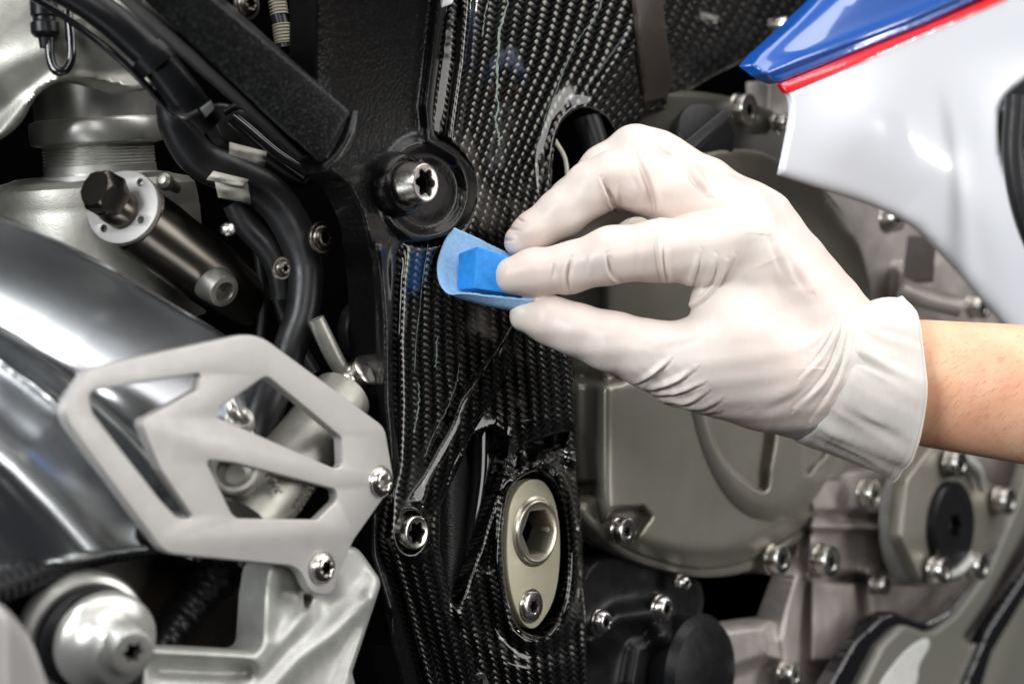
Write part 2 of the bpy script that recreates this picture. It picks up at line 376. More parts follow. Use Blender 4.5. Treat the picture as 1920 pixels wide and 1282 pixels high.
M['glove'] = mat('cream_latex_glove', (.665, .615, .57), 0, .40, sss=.2, sssr=(1, .55, .4), bumps=[(60, .14, .8), (500, .10, .25), (70, .22, .7, 'noise', (5, 1, 1)), (40, .2, 1.0, 'noise', (1, 1, 4))], col2=(.67, .555, .50), vscale=24, spec=.35)
M['cuff'] = mat('cream_latex_cuff', (.665, .63, .585), 0, .40, sss=.2, sssr=(1, .7, .5), bumps=[(90, .3, .8), (60, .5, 1.2, 'noise', (4, 1, 1)), (600, .1, .2)], col2=(.66, .585, .53), vscale=40, spec=.35)
M['skin'] = mat('tanned_skin', (.87, .53, .35), 0, .45, sss=.35, sssr=(1, .35, .15), bumps=[(1500, .25, .2), (350, .2, .3)], col2=(.76, .39, .25), vscale=60, spec=.35)
M['hair'] = mat('fine_dark_hair', (.22, .12, .06), 0, .5)
M['rust'] = mat('dark_brown_guard_panel', (.035, .026, .02), 0, .5, bumps=[(1800, .5, .2)], var=.3, vscale=300)
M['seal'] = mat('pearl_grey_sticker', (.62, .62, .58), 0, .5, var=.15, vscale=200)
M['cover_line'] = mat('pale_green_line', (.32, .39, .34), 0, .5, bumps=[(2500, 1.0, .3)], var=.5, vscale=1500)
M['stripeg'] = mat('green_edge_tape', (.01, .16, .09), 0, .3)
# ================================================================== MOTORCYCLE
bike = thing('motorcycle', frame(900, 1282, 0), 'motorcycle side with pale-lined black carbon frame cover, silver heel guard, taupe engine and white fairing', 'motorcycle')
ell = lambda cx, cy, a, b, rot, n=56: [(cx+a*math.cos(t)*math.cos(rot)-b*math.sin(t)*math.sin(rot), cy+a*math.cos(t)*math.sin(rot)+b*math.sin(t)*math.cos(rot)) for t in [2*math.pi*i/n for i in range(n)]]
def R_(x, y, c, r): return np.exp(-((x-c[0])**2+(y-c[1])**2)/(r*r))

# near-black sheet added behind everything, standing in for shade in the gaps
relief('dark_gap_backing', [(-700, -300), (2900, -300), (2900, 1600), (-700, 1600)], lambda x, y: -420-700*sstep(1000, 500, x), M['void'], bike, step=100, roll=0, thick=10)

# ---------------------------------------------------------- carbon frame cover
cover = cr([(838, -40), (822, 100), (808, 200), (800, 262), (806, 330), (800, 400), (770, 430), (746, 450), (734, 520), (730, 620), (730, 720), (736, 820), (746, 880),
            (718, 935), (698, 975), (697, 1030), (716, 1090), (745, 1180), (785, 1300), (800, 1340)], 5).tolist() + \
        cr([(1130, 1340), (1103, 1282), (1100, 1180), (1096, 1060), (1090, 950), (1082, 860), (1080, 770), (1076, 690), (1062, 610), (1046, 520), (1038, 430), (1035, 340), (1040, 275),
            (1054, 232), (1080, 207), (1108, 205), (1136, 222), (1152, 248), (1168, 262), (1190, 240), (1215, 215), (1270, 205), (1282, 180)], 5).tolist() + \
        cr([(1282, 180), (1305, 165), (1345, 140), (1400, 112), (1440, 80), (1480, 40), (1540, -20), (1560, -40)], 4).tolist()
tri = rp([(868, 858, 6), (884, 818, 6), (926, 800, 10), (945, 818, 8), (948, 852, 10), (938, 900, 6), (915, 980, 10), (880, 1080, 8), (857, 1142, 6), (838, 1090, 10), (824, 1030, 14), (826, 950, 14)], 8)
oval = cr([(945, 1000), (950, 945), (966, 905), (995, 886), (1026, 890), (1050, 925), (1062, 985), (1064, 1060), (1055, 1130), (1035, 1175), (1008, 1190), (975, 1175), (955, 1125), (946, 1060)], 6, True)
slot1 = rp([(985, 834, 4), (1028, 818, 4), (1066, 810, 4), (1058, 838, 4), (1018, 845, 4), (990, 858, 4)], 4)
ridgeU = [(884, -60), (868, 120), (852, 230), (846, 290)]
ridgeL = [(775, 420), (762, 520), (757, 640), (760, 760), (757, 860), (742, 930), (738, 1010), (770, 1120), (812, 1290)]
valley = [(968, 540), (955, 620), (930, 700), (890, 770), (852, 830), (815, 880), (778, 930)]
strap_old = cr([(984, 560), (968, 640), (940, 720), (900, 790), (868, 850), (836, 905), (800, 960), (770, 1000)], 4).tolist()
def cover_off(x, y):
    o = 0*x
    # upper part: faceted shoulder at left, shallow channel, rounded shoulder at right
    up = 1-sstep(300, 420, y); d, _, _, s, _ = dist(x, y, ridgeU); sg = d*s      # sg>0 : left of ridge
    o += up*(-(np.sqrt(np.maximum(sg, 0)**2+36)-6)*.75+5*np.exp(-(d/12)**2))
    o -= up*16*np.exp(-((x-(1000-y*.08))/80)**2)
    sh = [(1235, -60), (1200, 40), (1140, 140), (1085, 210), (1058, 300), (1046, 440)]
    d2, _, _, s2, _ = dist(x, y, sh); o += up*7*np.exp(-(d2/40)**2); o -= up*(1-sstep(150, 230, y)*.5)*np.where(s2 < 0, np.sqrt(d2**2+900)-30, 0)*.35
    o += 60*np.log1p(np.exp((200-y)/60))*.10
    o += 5*np.exp(-(dist(x, y, [(1035, 430), (1033, 340), (1040, 275), (1054, 232), (1080, 205), (1108, 200), (1140, 216), (1160, 250)])[0]/16)**2)
    o -= 46*sstep(112, 84, np.hypot((x-798)/.88, (y-358)*1.02))
    # lower left spear: rounded spine near its left edge, hollow towards the strap
    lo = sstep(430, 500, y); d, _, _, s, _ = dist(x, y, ridgeL); sg = d*s
    o += lo*(-(np.sqrt(np.maximum(sg, 0)**2+64)-8)*.9+6*np.exp(-(d/16)**2))
    o -= lo*(1-sstep(860, 960, y))*20*np.exp(-((x-(880-(y-430)*.12))/66)**2)
    # lower right bulge
    o += lo*22*np.exp(-((x-1012)/56)**2)*sstep(560, 700, y)
    do = dist(x, y, oval, True)[0]; o += 9*np.exp(-((do-14)/12)**2)-9*np.exp(-((do-44)/18)**2)
    o += ridge(x, y, [(955, 800), (935, 900), (915, 990), (895, 1080), (868, 1150)], 8, 18, 20) - ridge(x, y, [(935, 930), (922, 1010), (916, 1060)], 12, 8, 8)
    o -= plateau(x, y, [(970, 800), (1078, 782), (1082, 850), (1060, 874), (985, 905), (955, 880)], 12, 22)
    o += ridge(x, y, [(970, 905), (1010, 868), (1050, 858), (1085, 864)], 12, 13, 13) + ridge(x, y, [(980, 808), (1030, 795), (1085, 790)], 8, 11, 11)
    o += 8*np.exp(-((np.hypot((x-885)/.72, y-1290)-46)/12)**2) - 14*R_(x, y, (885, 1290), 30)
    o += ridge(x, y, [(862, 1150), (900, 1205), (960, 1235), (1040, 1240)], 9, 24, 30)
    return o
Lc = np.array([(-60, 880), (120, 866), (240, 846), (430, 775), (520, 762), (640, 757), (760, 760), (860, 757), (1010, 740), (1290, 812)], float)
Rc = np.array([(-60, 1262), (100, 1195), (230, 1105), (330, 1055), (430, 1040), (520, 1046), (640, 1068), (760, 1080), (1010, 1095), (1290, 1110)], float)
def cover_uv(x, y):
    l = np.interp(y, Lc[:, 0], Lc[:, 1]); r = np.interp(y, Rc[:, 0], Rc[:, 1]); t = (x-l)/(r-l)
    return t*350, y*1.0+(x-950)*.15
carb = relief('carbon_frame_cover', cover, cover_off, M['carbon'], bike, holes=[tri, oval, slot1], step=3, roll=7, thick=26, uvf=cover_uv, label='glossy black carbon fibre frame cover with pale lines', sharp=0)
# thin raised pale lines lying on the cover
def cover_line(pts, wd, matn='cover_line', name='cover_line', n=7, jag=1.6, seed=1):
    rs = np.random.RandomState(seed); c = cr(pts, n); c[:, 0] += rs.uniform(-jag, jag, len(c)); ww = wd*(rs.uniform(.45, 1.1, len(c))); ww[0] = ww[-1] = .3
    x = np.concatenate([c[:, 0]-ww, c[:, 0], c[:, 0]+ww]); y = np.tile(c[:, 1], 3); N = len(c)
    o = cover_off(x, y)+np.concatenate([np.full(N, .5), np.full(N, 1.9), np.full(N, .5)]); v = Pn(x, y, PD(x, o))
    f = [(i, i+1, N+i+1, N+i) for i in range(N-1)]+[(N+i, N+i+1, 2*N+i+1, 2*N+i) for i in range(N-1)]
    mk(name, v, f, M[matn], carb, None)
cover_line([(951, -10), (950, 15), (941, 45), (936, 62), (935, 100), (931, 130), (933, 160), (931, 180), (935, 205), (929, 222), (931, 240), (936, 255), (934, 275)], 2.5, seed=3, n=6)
cover_line([(917, -8), (911, 20), (907, 45), (904, 70)], 1.6, seed=5)
cover_line([(1130, -5), (1118, 30), (1095, 60), (1075, 90), (1060, 125), (1045, 165), (1032, 200), (1020, 235), (1008, 275)], 1.1, seed=7)
cover_line([(820, 628), (819, 650), (818, 672), (817, 690)], 1.5, seed=8)
cover_line([(862, 680), (860, 700), (855, 720), (846, 745), (836, 770), (822, 795), (808, 825), (795, 858)], 1.3, seed=9)
cover_line([(784, 716), (786, 735), (784, 765), (779, 795), (776, 812)], 1.5, seed=10)
cover_line([(803, 452), (800, 475), (793, 520), (787, 580), (780, 640), (777, 700)], .8, seed=11, jag=.4)
# edge tape lines of the strap
cover_line([(842, 802), (833, 820), (822, 840), (808, 860), (792, 885), (775, 912)], 1.8, 'stripeg', 'green_edge_line', jag=.1, seed=12)

sL = [(992, 520), (975, 570), (952, 618), (925, 662), (892, 706), (862, 748), (848, 790), (821, 837), (795, 883), (768, 920), (748, 955), (736, 1000), (744, 1052), (770, 1130), (797, 1210), (832, 1330)]
sR = [(935, 1330), (905, 1260), (878, 1200), (853, 1142), (838, 1108), (824, 1056), (812, 1000), (816, 958), (832, 920), (854, 864), (880, 822), (905, 782), (941, 723), (968, 660), (990, 600), (1004, 540)]
strap = cr(sL, 5).tolist()+cr(sR, 5).tolist()
sm = [((a_[0]+b_[0])/2, (a_[1]+b_[1])/2) for a_, b_ in zip(sL, sR[::-1])]
def strap_off(x, y):
    d = dist(x, y, sm)[0]; r = np.hypot((x-770)/.72, y-997)
    return cover_off(x, np.minimum(y, 1100))*.4+14-10*(d/30)**2*np.exp(-(d/70)**2)+8*np.exp(-((r-45)/9)**2)-16*sstep(42, 34, r)
relief('cover_strap', strap, strap_off, M['carbon_soft'], carb, step=3, roll=6, thick=26, uvf=cover_uv, sharp=0)
# champagne mounting plate inside the oval opening
mp_o = cr([(951, 1010), (957, 950), (972, 915), (995, 899), (1020, 903), (1040, 935), (1050, 990), (1050, 1060), (1040, 1120), (1020, 1160), (1000, 1178), (980, 1166), (962, 1125), (952, 1070)], 6, True)
mplate = plate('mounting_plate', mp_o, frame(1000, 1040, 2), 22, M['champagne'], bike, bev=3, holes=[ell(1003, 996, 27, 46, 0), ell(994.5, 1135, 9, 14, 0, 24)], label='oval champagne coloured mounting plate')
relief('oval_recess_wall', cr([(938, 1040), (950, 900), (1000, 870), (1060, 890), (1085, 1040), (1070, 1180), (1010, 1215), (950, 1170)], 5, True), -55, M['black_gloss'], carb, step=12, roll=4, thick=10)
bolt('hex_socket_bolt', 1004, 996, 3, 66, 8, M['warmhex'], mplate, 'large hex socket bolt', socket='hex', rs=45, depth=52, cone=.92)
bolt('small_screw', 995, 1135, 3, 27, 9, M['zinc'], mplate, socket='torx', rs=12, depth=12, dome=0, washer=1.22)
relief('slot_dark_backing', [(975, 800), (1075, 795), (1075, 860), (975, 870)], -50, M['black_gloss'], carb, step=12, roll=4, thick=10)  # black backing plate added to make the slot look dark
# bolts of the cover
bolt('cover_bolt', 769, 997, 6, 34, 18, M['zinc'], carb, 'bolt beside the silver heel guard', socket='torx', rs=22, cone=.95, depth=16)
bolt('cover_bolt', 884, 1290, -12, 34, 18, M['zinc'], carb, 'bolt cut by the bottom edge', socket='torx', rs=22, cone=.95, depth=16)
# black piece seen through the triangular opening
relief('inner_casting', cr([(815, 850), (860, 830), (880, 880), (884, 1000), (870, 1130), (830, 1150), (800, 1000)], 5, True), lambda x, y: -80+40*np.exp(-((x-850)/28)**2), M['black_rough'], bike, step=4, roll=6, thick=40)
tube('inner_brace', [(905, 800, PD(905, -60)), (902, 900, PD(902, -50)), (885, 1010, PD(885, -50)), (862, 1140, PD(862, -70))], [22, 20, 17, 12], M['black_gloss'], bike)

# ---------------------------------------------------------- black frame casting with boss
fr = cr([(590, -40), (590, 200), (610, 310), (650, 350), (680, 410), (690, 470), (698, 560), (702, 680), (708, 800), (704, 880), (684, 950), (676, 1000), (690, 1070), (720, 1160), (745, 1250), (770, 1340), (800, 1340),
         (760, 1180), (728, 1080), (708, 1010), (722, 950), (752, 890), (750, 850), (741, 780), (737, 680), (739, 580), (744, 510), (752, 462), (800, 452), (850, 440)], 5).tolist() + \
     cr([(850, 440), (886, 418), (902, 378), (898, 330), (872, 296), (848, 272), (815, 252), (812, 200), (826, 90), (842, -40)], 6).tolist()
def fr_off(x, y):
    o = -6+0*x; tx = (x-800)/.72
    rr = np.hypot((x-798)/.88, (y-358)*1.02)
    o += 16*np.exp(-((rr-90)/16)**2)*sstep(-.9, .2, (x-760)/90)+8*sstep(70, 40, rr)
    o += prof(x, [(560, 10), (600, 26), (660, 20), (760, 4), (840, -4)], 30)+60*np.log1p(np.exp((190-y)/60))*.30
    o += 16*np.exp(-(dist(x, y, [(828, -40), (812, 100), (800, 200), (806, 262), (850, 290)])[0]/10)**2)
    o -= sstep(430, 520, y)*np.clip((735-x), 0, 60)*.9
    o += 10*np.exp(-(dist(x, y, [(712, 470), (722, 600), (724, 760), (734, 860), (700, 960), (700, 1040), (730, 1140)])[0]/9)**2)
    return o
frm = relief('black_frame_casting', fr, fr_off, M['black_cast'], bike, step=3, roll=8, thick=60, label='glossy hammered black frame casting', sharp=0)
lathe('bolt_boss', 738, 347, 6, [(72, -40), (69, -20), (63, 6), (60, 24), (56, 34), (51, 38), (47, 38), (45, 32)], M['black_cast'], frm)
bolt('frame_bolt', 762, 345, 36, 42, 50, M['steel'], frm, 'long torx frame bolt', socket='torx', rs=27, depth=26, cone=.86, shank=60)
# pale lever tip at the top
hexa('white_lever', [(760, -60, -190), (872, -60, -160), (848, 8, -160), (808, 22, -175), (760, -60, -160), (872, -60, -130), (848, 8, -130), (808, 22, -145)], M['white'], bike, bev=4)

# ---------------------------------------------------------- black powder coated bar
def q3(x, y, o): return (x, y, float(PD(x, o)))
bar = hexa('square_frame_bar', [q3(200, -60, 70), q3(600, 306, 40), q3(655, 208, 84), q3(330, -60, 128), q3(214, -68, -60), q3(616, 318, -80), q3(668, 220, -80), q3(345, -70, -60)], M['black_powder'], bike, bev=6, label='black powder coated square bar')
tube('weld_seam', [(664, 212, PD(664, 38)), (654, 252, PD(654, 46)), (632, 292, PD(632, 46)), (606, 316, PD(606, 40))], [9, 13, 12, 9], M['black_cast'], bar)
bar2 = hexa('lower_bar_rail', [q3(150, -60, 80), q3(560, 300, 20), q3(584, 292, 20), q3(190, -60, 80), q3(160, -60, -60), q3(570, 310, -60), q3(590, 300, -60), q3(200, -60, -60)], M['black_satin'], bike, bev=4)

# ---------------------------------------------------------- cables and hoses at upper left
tube('thick_black_cable', [(20, -60, -420), (120, -20, -400), (200, 30, -380), (262, 84, -360), (300, 122, -350), (345, 180, -330), (392, 236, -300)], [30, 31, 32, 33, 34, 35, 30], M['black_satin'], bike, seg=32)
tube('cable_sleeve', [(275, 98, -357), (290, 112, -353), (300, 124, -350)], [40, 41, 40], M['black_satin'], bike, seg=32)
tube('thin_black_pipe', [(0, -40, -380), (110, 25, -375), (200, 90, -370), (262, 148, -360), (300, 190, -330), (325, 215, -320), (350, 216, -320), (372, 206, -330)], 7, M['black_gloss'], bike)
zt = hexa('zip_tie', [(374, 204, -352), (396, 188, -352), (404, 204, -350), (386, 222, -350), (374, 204, -325), (396, 188, -325), (404, 204, -322), (386, 222, -322)], M['black_satin'], bike, bev=2.5)
tube('tie_strap', [(318, 198, -335), (330, 212, -358), (350, 219, -366), (372, 210, -360)], 7, M['black_satin'], zt, flat=.4)
tube('chrome_hook_loop', [(92, 70, -300), (94, 108, -305), (104, 132, -310), (122, 132, -310), (133, 108, -305), (132, 60, -300), (126, 20, -300)], 9, M['black_gloss'], bike)
lathe('rubber_grommet', 82, 0, 0, [(0.1, -20), (24, -20), (26, 0), (26, 30), (22, 34), (22, 40), (27, 44), (27, 62), (20, 70), (14, 72), (12, 90)], M['black_satin'], bike, axis=Vector((0.05, 0, -1)), d=-300, up=Vector((0, 1, 0)))
tube('main_rubber_hose', [(318, 190, -230), (330, 235, -220), (372, 296, -190), (440, 330, -160), (500, 362, -140), (545, 420, -130), (572, 500, -130), (568, 580, -140), (548, 640, -150), (530, 700, -150)], [26, 33, 37, 38, 38, 37, 34, 32, 32, 32], M['rubber'], bike, seg=32, label='thick black rubber hose bending downwards')
tube('branch_hose', [(440, 380, -120), (462, 420, -112), (500, 462, -105), (522, 505, -100), (530, 560, -95)], [24, 26, 26, 24, 22], M['rubber'], bike, seg=24)
def clip(nm, pts, wd, lab):
    # folded band of tape: two leaves round the hose
    bm = MB(); a, b, c_, d_ = [np.array(p, float) for p in pts]
    N = 14; v = []
    for i in range(N+1):
        s = i/N
        for k in range(5):
            t = k/4; p = (a*(1-t)+b*t)*(1-s)+(d_*(1-t)+c_*t)*s; p = p+np.array([0, 0, -18*math.sin(math.pi*s)+3*math.sin(9*s+k)]); v.append(P(*p))
    f = [(i*5+k, i*5+k+1, (i+1)*5+k+1, (i+1)*5+k) for i in range(N) for k in range(4)]
    o = mk(nm, v, f, M['tape'], bike, None, lab); md = o.modifiers.new('thick', 'SOLIDIFY'); md.thickness = 3*S; md.offset = 0; return o
clip('tape_band', [(400, 322, -212), (466, 338, -205), (452, 352, -215), (388, 336, -222)], 12, 'cream tape flap lying on the thick hose')
clip('tape_band', [(402, 338, -195), (464, 342, -205), (470, 382, -172), (410, 370, -165)], 12, 'cream tape wrapped under the thick hose')
clip('tape_band', [(430, 268, -240), (500, 286, -225), (496, 312, -215), (430, 288, -235)], 12, 'cream tape strip above the hose')
g = cr([(424, 206), (450, 200), (480, 208), (515, 240), (560, 280), (580, 305), (575, 320)], 6)
tube('gasket_loop', [(x, y, -140) for x, y in [(420, 212), (445, 200), (480, 206), (520, 240), (560, 278), (582, 312)]], 7, M['black_satin'], bike)
tube('inner_gasket', [(x, y, -130) for x, y in [(436, 222), (470, 250), (510, 285), (545, 310), (575, 330)]], 14, M['black_gloss'], bike)
relief('rubber_bracket', cr([(400, 195), (470, 210), (540, 270), (590, 330), (560, 350), (480, 300), (410, 260)], 5, True), 0, M['black_satin'], bike, roll=8, dep=lambda x, y, o: -90-o)
tube('thin_black_cable', [(478, 430, -60), (488, 500, -55), (492, 580, -50), (486, 650, -50)], 10, M['rubber'], bike)
tube('black_drain_hose', [(520, 560, -30), (535, 600, -30), (560, 650, -30), (590, 700, -30)], 14, M['rubber'], bike)

# small fasteners up there
for (x, y, o_, r_, lb) in [(462, 8, -80, 24, 'screw between bar and braided hose'), (602, 446, -90, 24, 'screw in the dark beside the hose'), (527, 503, -60, 17, 'small screw behind the hose')]:
    bl = bolt('round_screw', x, y, o_, r_, 14, M['warmsteel'], bike, lb, socket='torx', rs=r_*.45, dome=1, washer=1.25)
lathe('ball_stud', 428, 430, -60, [(0.1, -14), (9, -12), (12, 0), (9, 8), (.5, 11)], M['steel'], bike)
bh = tube('braided_hose', [(512, -40, -60), (520, 20, -60), (530, 60, -60), (535, 90, -60)], 15, M['black_satin'], bike)
tube('braid_collar', [(528, 46, -60), (533, 82, -60)], 18, M['braid'], bh, rib=(6, .05))
tube('braid_collar', [(518, -10, -60), (524, 28, -60)], 17, M['braid'], bh, rib=(6, .05))

# ---------------------------------------------------------- silver castings at upper left
def ca_off(x, y):
    o = 0*x; o += 50*np.exp(-(dist(x, y, [(0, 120), (150, 60), (300, -20)])[0]/90)**2); o += 18*np.exp(-(dist(x, y, [(0, 255), (50, 200), (110, 155), (200, 165), (290, 160)])[0]/20)**2); return o
relief('tank_casting', cr([(-80, -60), (340, -60), (330, 60), (310, 140), (262, 172), (215, 160), (150, 148), (100, 158), (66, 185), (40, 230), (0, 262), (-80, 290)], 6, True), ca_off, M['alu_dark'], bike, step=5, roll=10, thick=60, dep=lambda x, y, o: -230-o, label='dull cast silver bracket at the top left')
shock = Vector((-.06, -.10, 1)); up2 = Vector((0, 1, 0))
c0 = (183, 330)
shk = lathe('shock_cylinder', 190, 345, 0, [(112, -10), (112, 0), (118, 8), (118, 16), (104, 20), (104, 34)] + sum([[(104, 34+i*6), (101, 37+i*6)] for i in range(6)], []) + [(104, 72), (122, 76), (124, 82), (124, 112), (121, 118), (112, 121), (112, 165), (116, 178), (120, 230), (120, 300)], M['alu_shiny'], bike, 'ribbed silver shock cylinder', axis=shock, d=-20, up=up2, seg=96)
drum = lathe('reservoir_drum', 185, 480, 0, [(190, -120), (194, 0), (194, 84), (192, 90), (193, 96), (188, 128), (176, 140), (150, 146), (140, 150), (112, 152)], M['alu_dark'], bike, 'large round silver reservoir below the shock', axis=shock, d=50, up=up2, seg=96)
# adjuster: disc with four holes, hex nut, housing
ax2 = Vector((-.52, -.80, .30)).normalized()
hs = lathe('adjuster_housing', 232, 392, 0, [(52, -350), (60, -320), (66, -220), (66, -120), (68, -80), (66, -40), (60, -34), (40, -34)], M['warmsteel'], bike, 'dark round adjuster housing', axis=Vector((-.60, -.62, .50)).normalized(), d=-215, up=up2)
Fd = frame(229, 388, d=-222, axis=Vector((-.42, -.86, .28)).normalized(), up=UP)
disc = plate('adjuster_disc', ell(229, 388, 72, 63, -.9), Fd, 12, M['guard'], hs, holes=[ell(262, 342, 6, 7, 0, 16), ell(263, 412, 6, 7, 0, 16), ell(194, 428, 6, 7, 0, 16)], bev=2)
lathe('adjuster_stem', 228, 394, 0, [(36, -4), (36, 26), (33, 32), (33, 44), (28, 50)], M['warmsteel'], hs, axis=Vector((-.5, -.78, .38)).normalized(), d=-230, up=up2)
lathe('hex_nut', 206, 368, 0, [(hexr(40), -14), (hexr(42), -10), (hexr(42), 34), (hexr(40), 38), (34, 41), (.3, 41.5)], M['warmsteel'], hs, 'bronze hex nut', axis=Vector((-.52, -.80, .30)).normalized(), d=-262, up=up2, seg=96, sharp=25)
lathe('housing_lug', 418, 545, 0, [(38, -110), (36, -30), (33, 0), (30, 5), (20, 6), (18, 2), (17, -20)], M['alu_dark'], hs, axis=Vector((.62, -.62, -.40)).normalized(), d=-150, up=UP)
lathe('side_ball', 312, 342, 0, [(10, -40), (12, -10), (17, 0), (15, 12), (8, 18), (.5, 19)], M['alu_dark'], bike, axis=Vector((-.3, -.9, .2)).normalized(), d=-150, up=UP)

# ---------------------------------------------------------- polished swingarm
sw = cr([(-200, 330), (-60, 378), (0, 402), (70, 432), (150, 470), (230, 512), (320, 566), (420, 626), (520, 700), (520, 900), (420, 1010), (300, 1030), (100, 1060), (-200, 1120)], 6, True)
edge1 = [(-220, 325), (-60, 378), (0, 402), (70, 432), (150, 470), (230, 512), (320, 566), (420, 626), (600, 740)]
edge2 = [(-220, 560), (0, 680), (60, 722), (120, 770), (200, 850), (300, 960)]
def sw_off(x, y):
    d, _, _, s, _ = dist(x, y, edge1); o = 0*x-40
    o += prof(d, [(0, -150), (14, -122), (50, -84), (110, -40), (170, -10), (230, 4), (300, -10), (500, -40)], 26)
    d, _, _, s, _ = dist(x, y, edge2); o -= 40*np.exp(-(d/46)**2); o += np.where(s > 0, 1, 0)*prof(d, [(0, 0), (60, 10), (110, 70), (170, 84), (240, 20), (300, 0), (600, 0)], 24)
    return o
relief('polished_swingarm', sw, sw_off, M['polish'], bike, step=6, roll=14, thick=120, label='polished aluminium swingarm', sharp=0)

# ---------------------------------------------------------- heel guard
go = rp([(168, 690, 60), (480, 622, 80), (722, 800, 40), (740, 905, 34), (664, 1012, 60), (640, 1065, 60), (624, 1118, 30), (582, 1112, 30), (560, 1062, 40), (310, 1038, 50), (262, 975, 90), (108, 770, 60)], 40, 8)
h1 = rp([(166, 735, 16), (376, 700, 6), (372, 730, 8), (262, 790, 16), (300, 880, 20), (364, 972, 6), (335, 972, 20), (300, 935, 20), (175, 775, 26)], 12)
h2 = rp([(500, 704, 16), (640, 820, 16), (642, 874, 8), (628, 878, 8), (408, 782, 8), (412, 766, 8)], 10)
h3 = rp([(386, 862, 7), (440, 868, 20), (630, 918, 12), (632, 938, 10), (596, 974, 10), (440, 972, 26)], 10)
Fg = frame(712, 905, 60)
guard = plate('heel_guard', go, Fg, 20, M['guard'], bike, holes=[h1, h2, h3], bev=3.2, label='cut-out silver heel guard plate', bres=3)
bolt('heel_guard_bolt', 712, 903, 58, 28, 15, M['zinc'], guard, 'bolt at the right corner', socket='torx', rs=14, dome=1, washer=1.14, depth=13)
bolt('heel_guard_bolt', 604, 1064, 62, 28, 15, M['zinc'], guard, 'bolt at the bottom corner', socket='torx', rs=14, dome=1, washer=1.14, depth=13)

# behind the guard: brake master cylinder, fittings, link
tube('brake_cylinder', [(640, 745, PD(640, -70)), (560, 850, PD(560, -40)), (500, 925, PD(500, -20)), (455, 985, PD(455, -10))], [58, 66, 70, 64], M['alu_dark'], bike, seg=40, label='silver brake cylinder behind the guard')
lathe('cylinder_port', 440, 884, 0, [(30, -60), (44, -30), (46, 0), (42, 6), (34, 6), (32, -6), (20, -14)], M['alu_dark'], bike, axis=Vector((.1, -.9, .45)).normalized(), d=PD(440, 30), up=UP)
for i in range(4):
    tube('cast_mark', [(498+i*6, 893+i*10, PD(520, 46)), (504+i*6, 888+i*10, PD(520, 48)), (512+i*6, 892+i*10, PD(520, 46))], 3, M['alu_dark'], bike, seg=8)
cd = bpy.data.curves.new('cast_lettering', 'FONT'); cd.body = '22NV'; cd.size = 24*S; cd.extrude = 1.2*S
to = bpy.data.objects.new('tmp', cd); COL.objects.link(to); tm = bpy.data.meshes.new_from_object(to.evaluated_get(bpy.context.evaluated_depsgraph_get())); bpy.data.objects.remove(to)
tm.name = 'cast_lettering'; tm.materials.clear(); tm.materials.append(M['warmsteel']); co = bpy.data.objects.new('cast_lettering', tm)
mt = frame(560, 962, d=float(PD(560, 44))) @ Matrix.Rotation(math.radians(48), 4, 'Z'); reg(co, bike, mt)
fit = lathe('banjo_fitting', 450, 785, 0, [(20, -20), (26, -12), (28, 0), (24, 8), (12, 12), (8, 22), (.5, 24)], M['alu_shiny'], bike, axis=Vector((.3, -.7, .6)).normalized(), d=PD(450, -40), up=UP)
tube('banjo_arm', [(430, 745, PD(430, -40)), (440, 775, PD(440, -30)), (470, 800, PD(470, -35))], [10, 13, 12], M['steel'], bike)
tube('dark_link_rod', [(520, 690, PD(520, -100)), (490, 770, PD(490, -100)), (470, 850, PD(470, -100))], 42, M['black_satin'], bike)
rod = tube('link_rod', [(592, 598, PD(592, -95)), (606, 628, PD(606, -90)), (628, 672, PD(628, -85)), (645, 700, PD(645, -80))], [16, 17, 17, 15], M['alu_dark'], bike)
lathe('ball_joint', 664, 712, 0, [(16, -34), (24, -30), (33, -16), (36, 0), (33, 12), (26, 20), (26, 26), (31, 30), (31, 38), (22, 42), (.5, 43)], M['zinc'], bike, 'chromed ball joint', axis=Vector((.62, -.45, .45)).normalized(), d=PD(664, -75), up=UP)
lathe('black_round_cap', 690, 620, 0, [(60, -20), (60, 0), (56, 4), (40, 5), (36, 0), (.5, 0)], M['black_satin'], bike, d=PD(690, -120), up=UP)
# brown lower panel, rubber boot
relief('brown_guard_panel', [(180, 1010), (640, 1000), (560, 1290), (180, 1290)], lambda x, y: -190+0*x, M['rust'], bike, step=20, roll=4, thick=10)
tube('rubber_boot', [(430, 1040, PD(430, -120)), (395, 1085, PD(395, -115)), (370, 1120, PD(370, -115)), (335, 1165, PD(335, -120)), (300, 1215, PD(300, -120))], [50, 52, 46, 34, 38, 30, 28], M['black_satin'], bike, seg=28, rib=(26, .07))
tube('silver_collar', [(466, 1030, PD(462, -110)), (444, 1080, PD(430, -110))], [52, 46], M['steel'], bike, seg=28)
tube('silver_collar', [(372, 1030, PD(382, -130)), (362, 1060, PD(368, -130))], [36, 34], M['steel'], bike, seg=28)
tube('ribbed_hose', [(x, y, PD(x, -70)) for x, y in [(-80, 1130), (0, 1100), (80, 1068), (180, 1030), (290, 1012), (400, 1000)]], [34, 33, 32, 31, 30, 30], M['black_satin'], bike, rib=(15, .05), seg=28)
M['conduit'] = mat('grey_corrugated_conduit', (.10, .10, .095), .1, .4)
bike.children[-1].data.materials[0] = M['conduit']

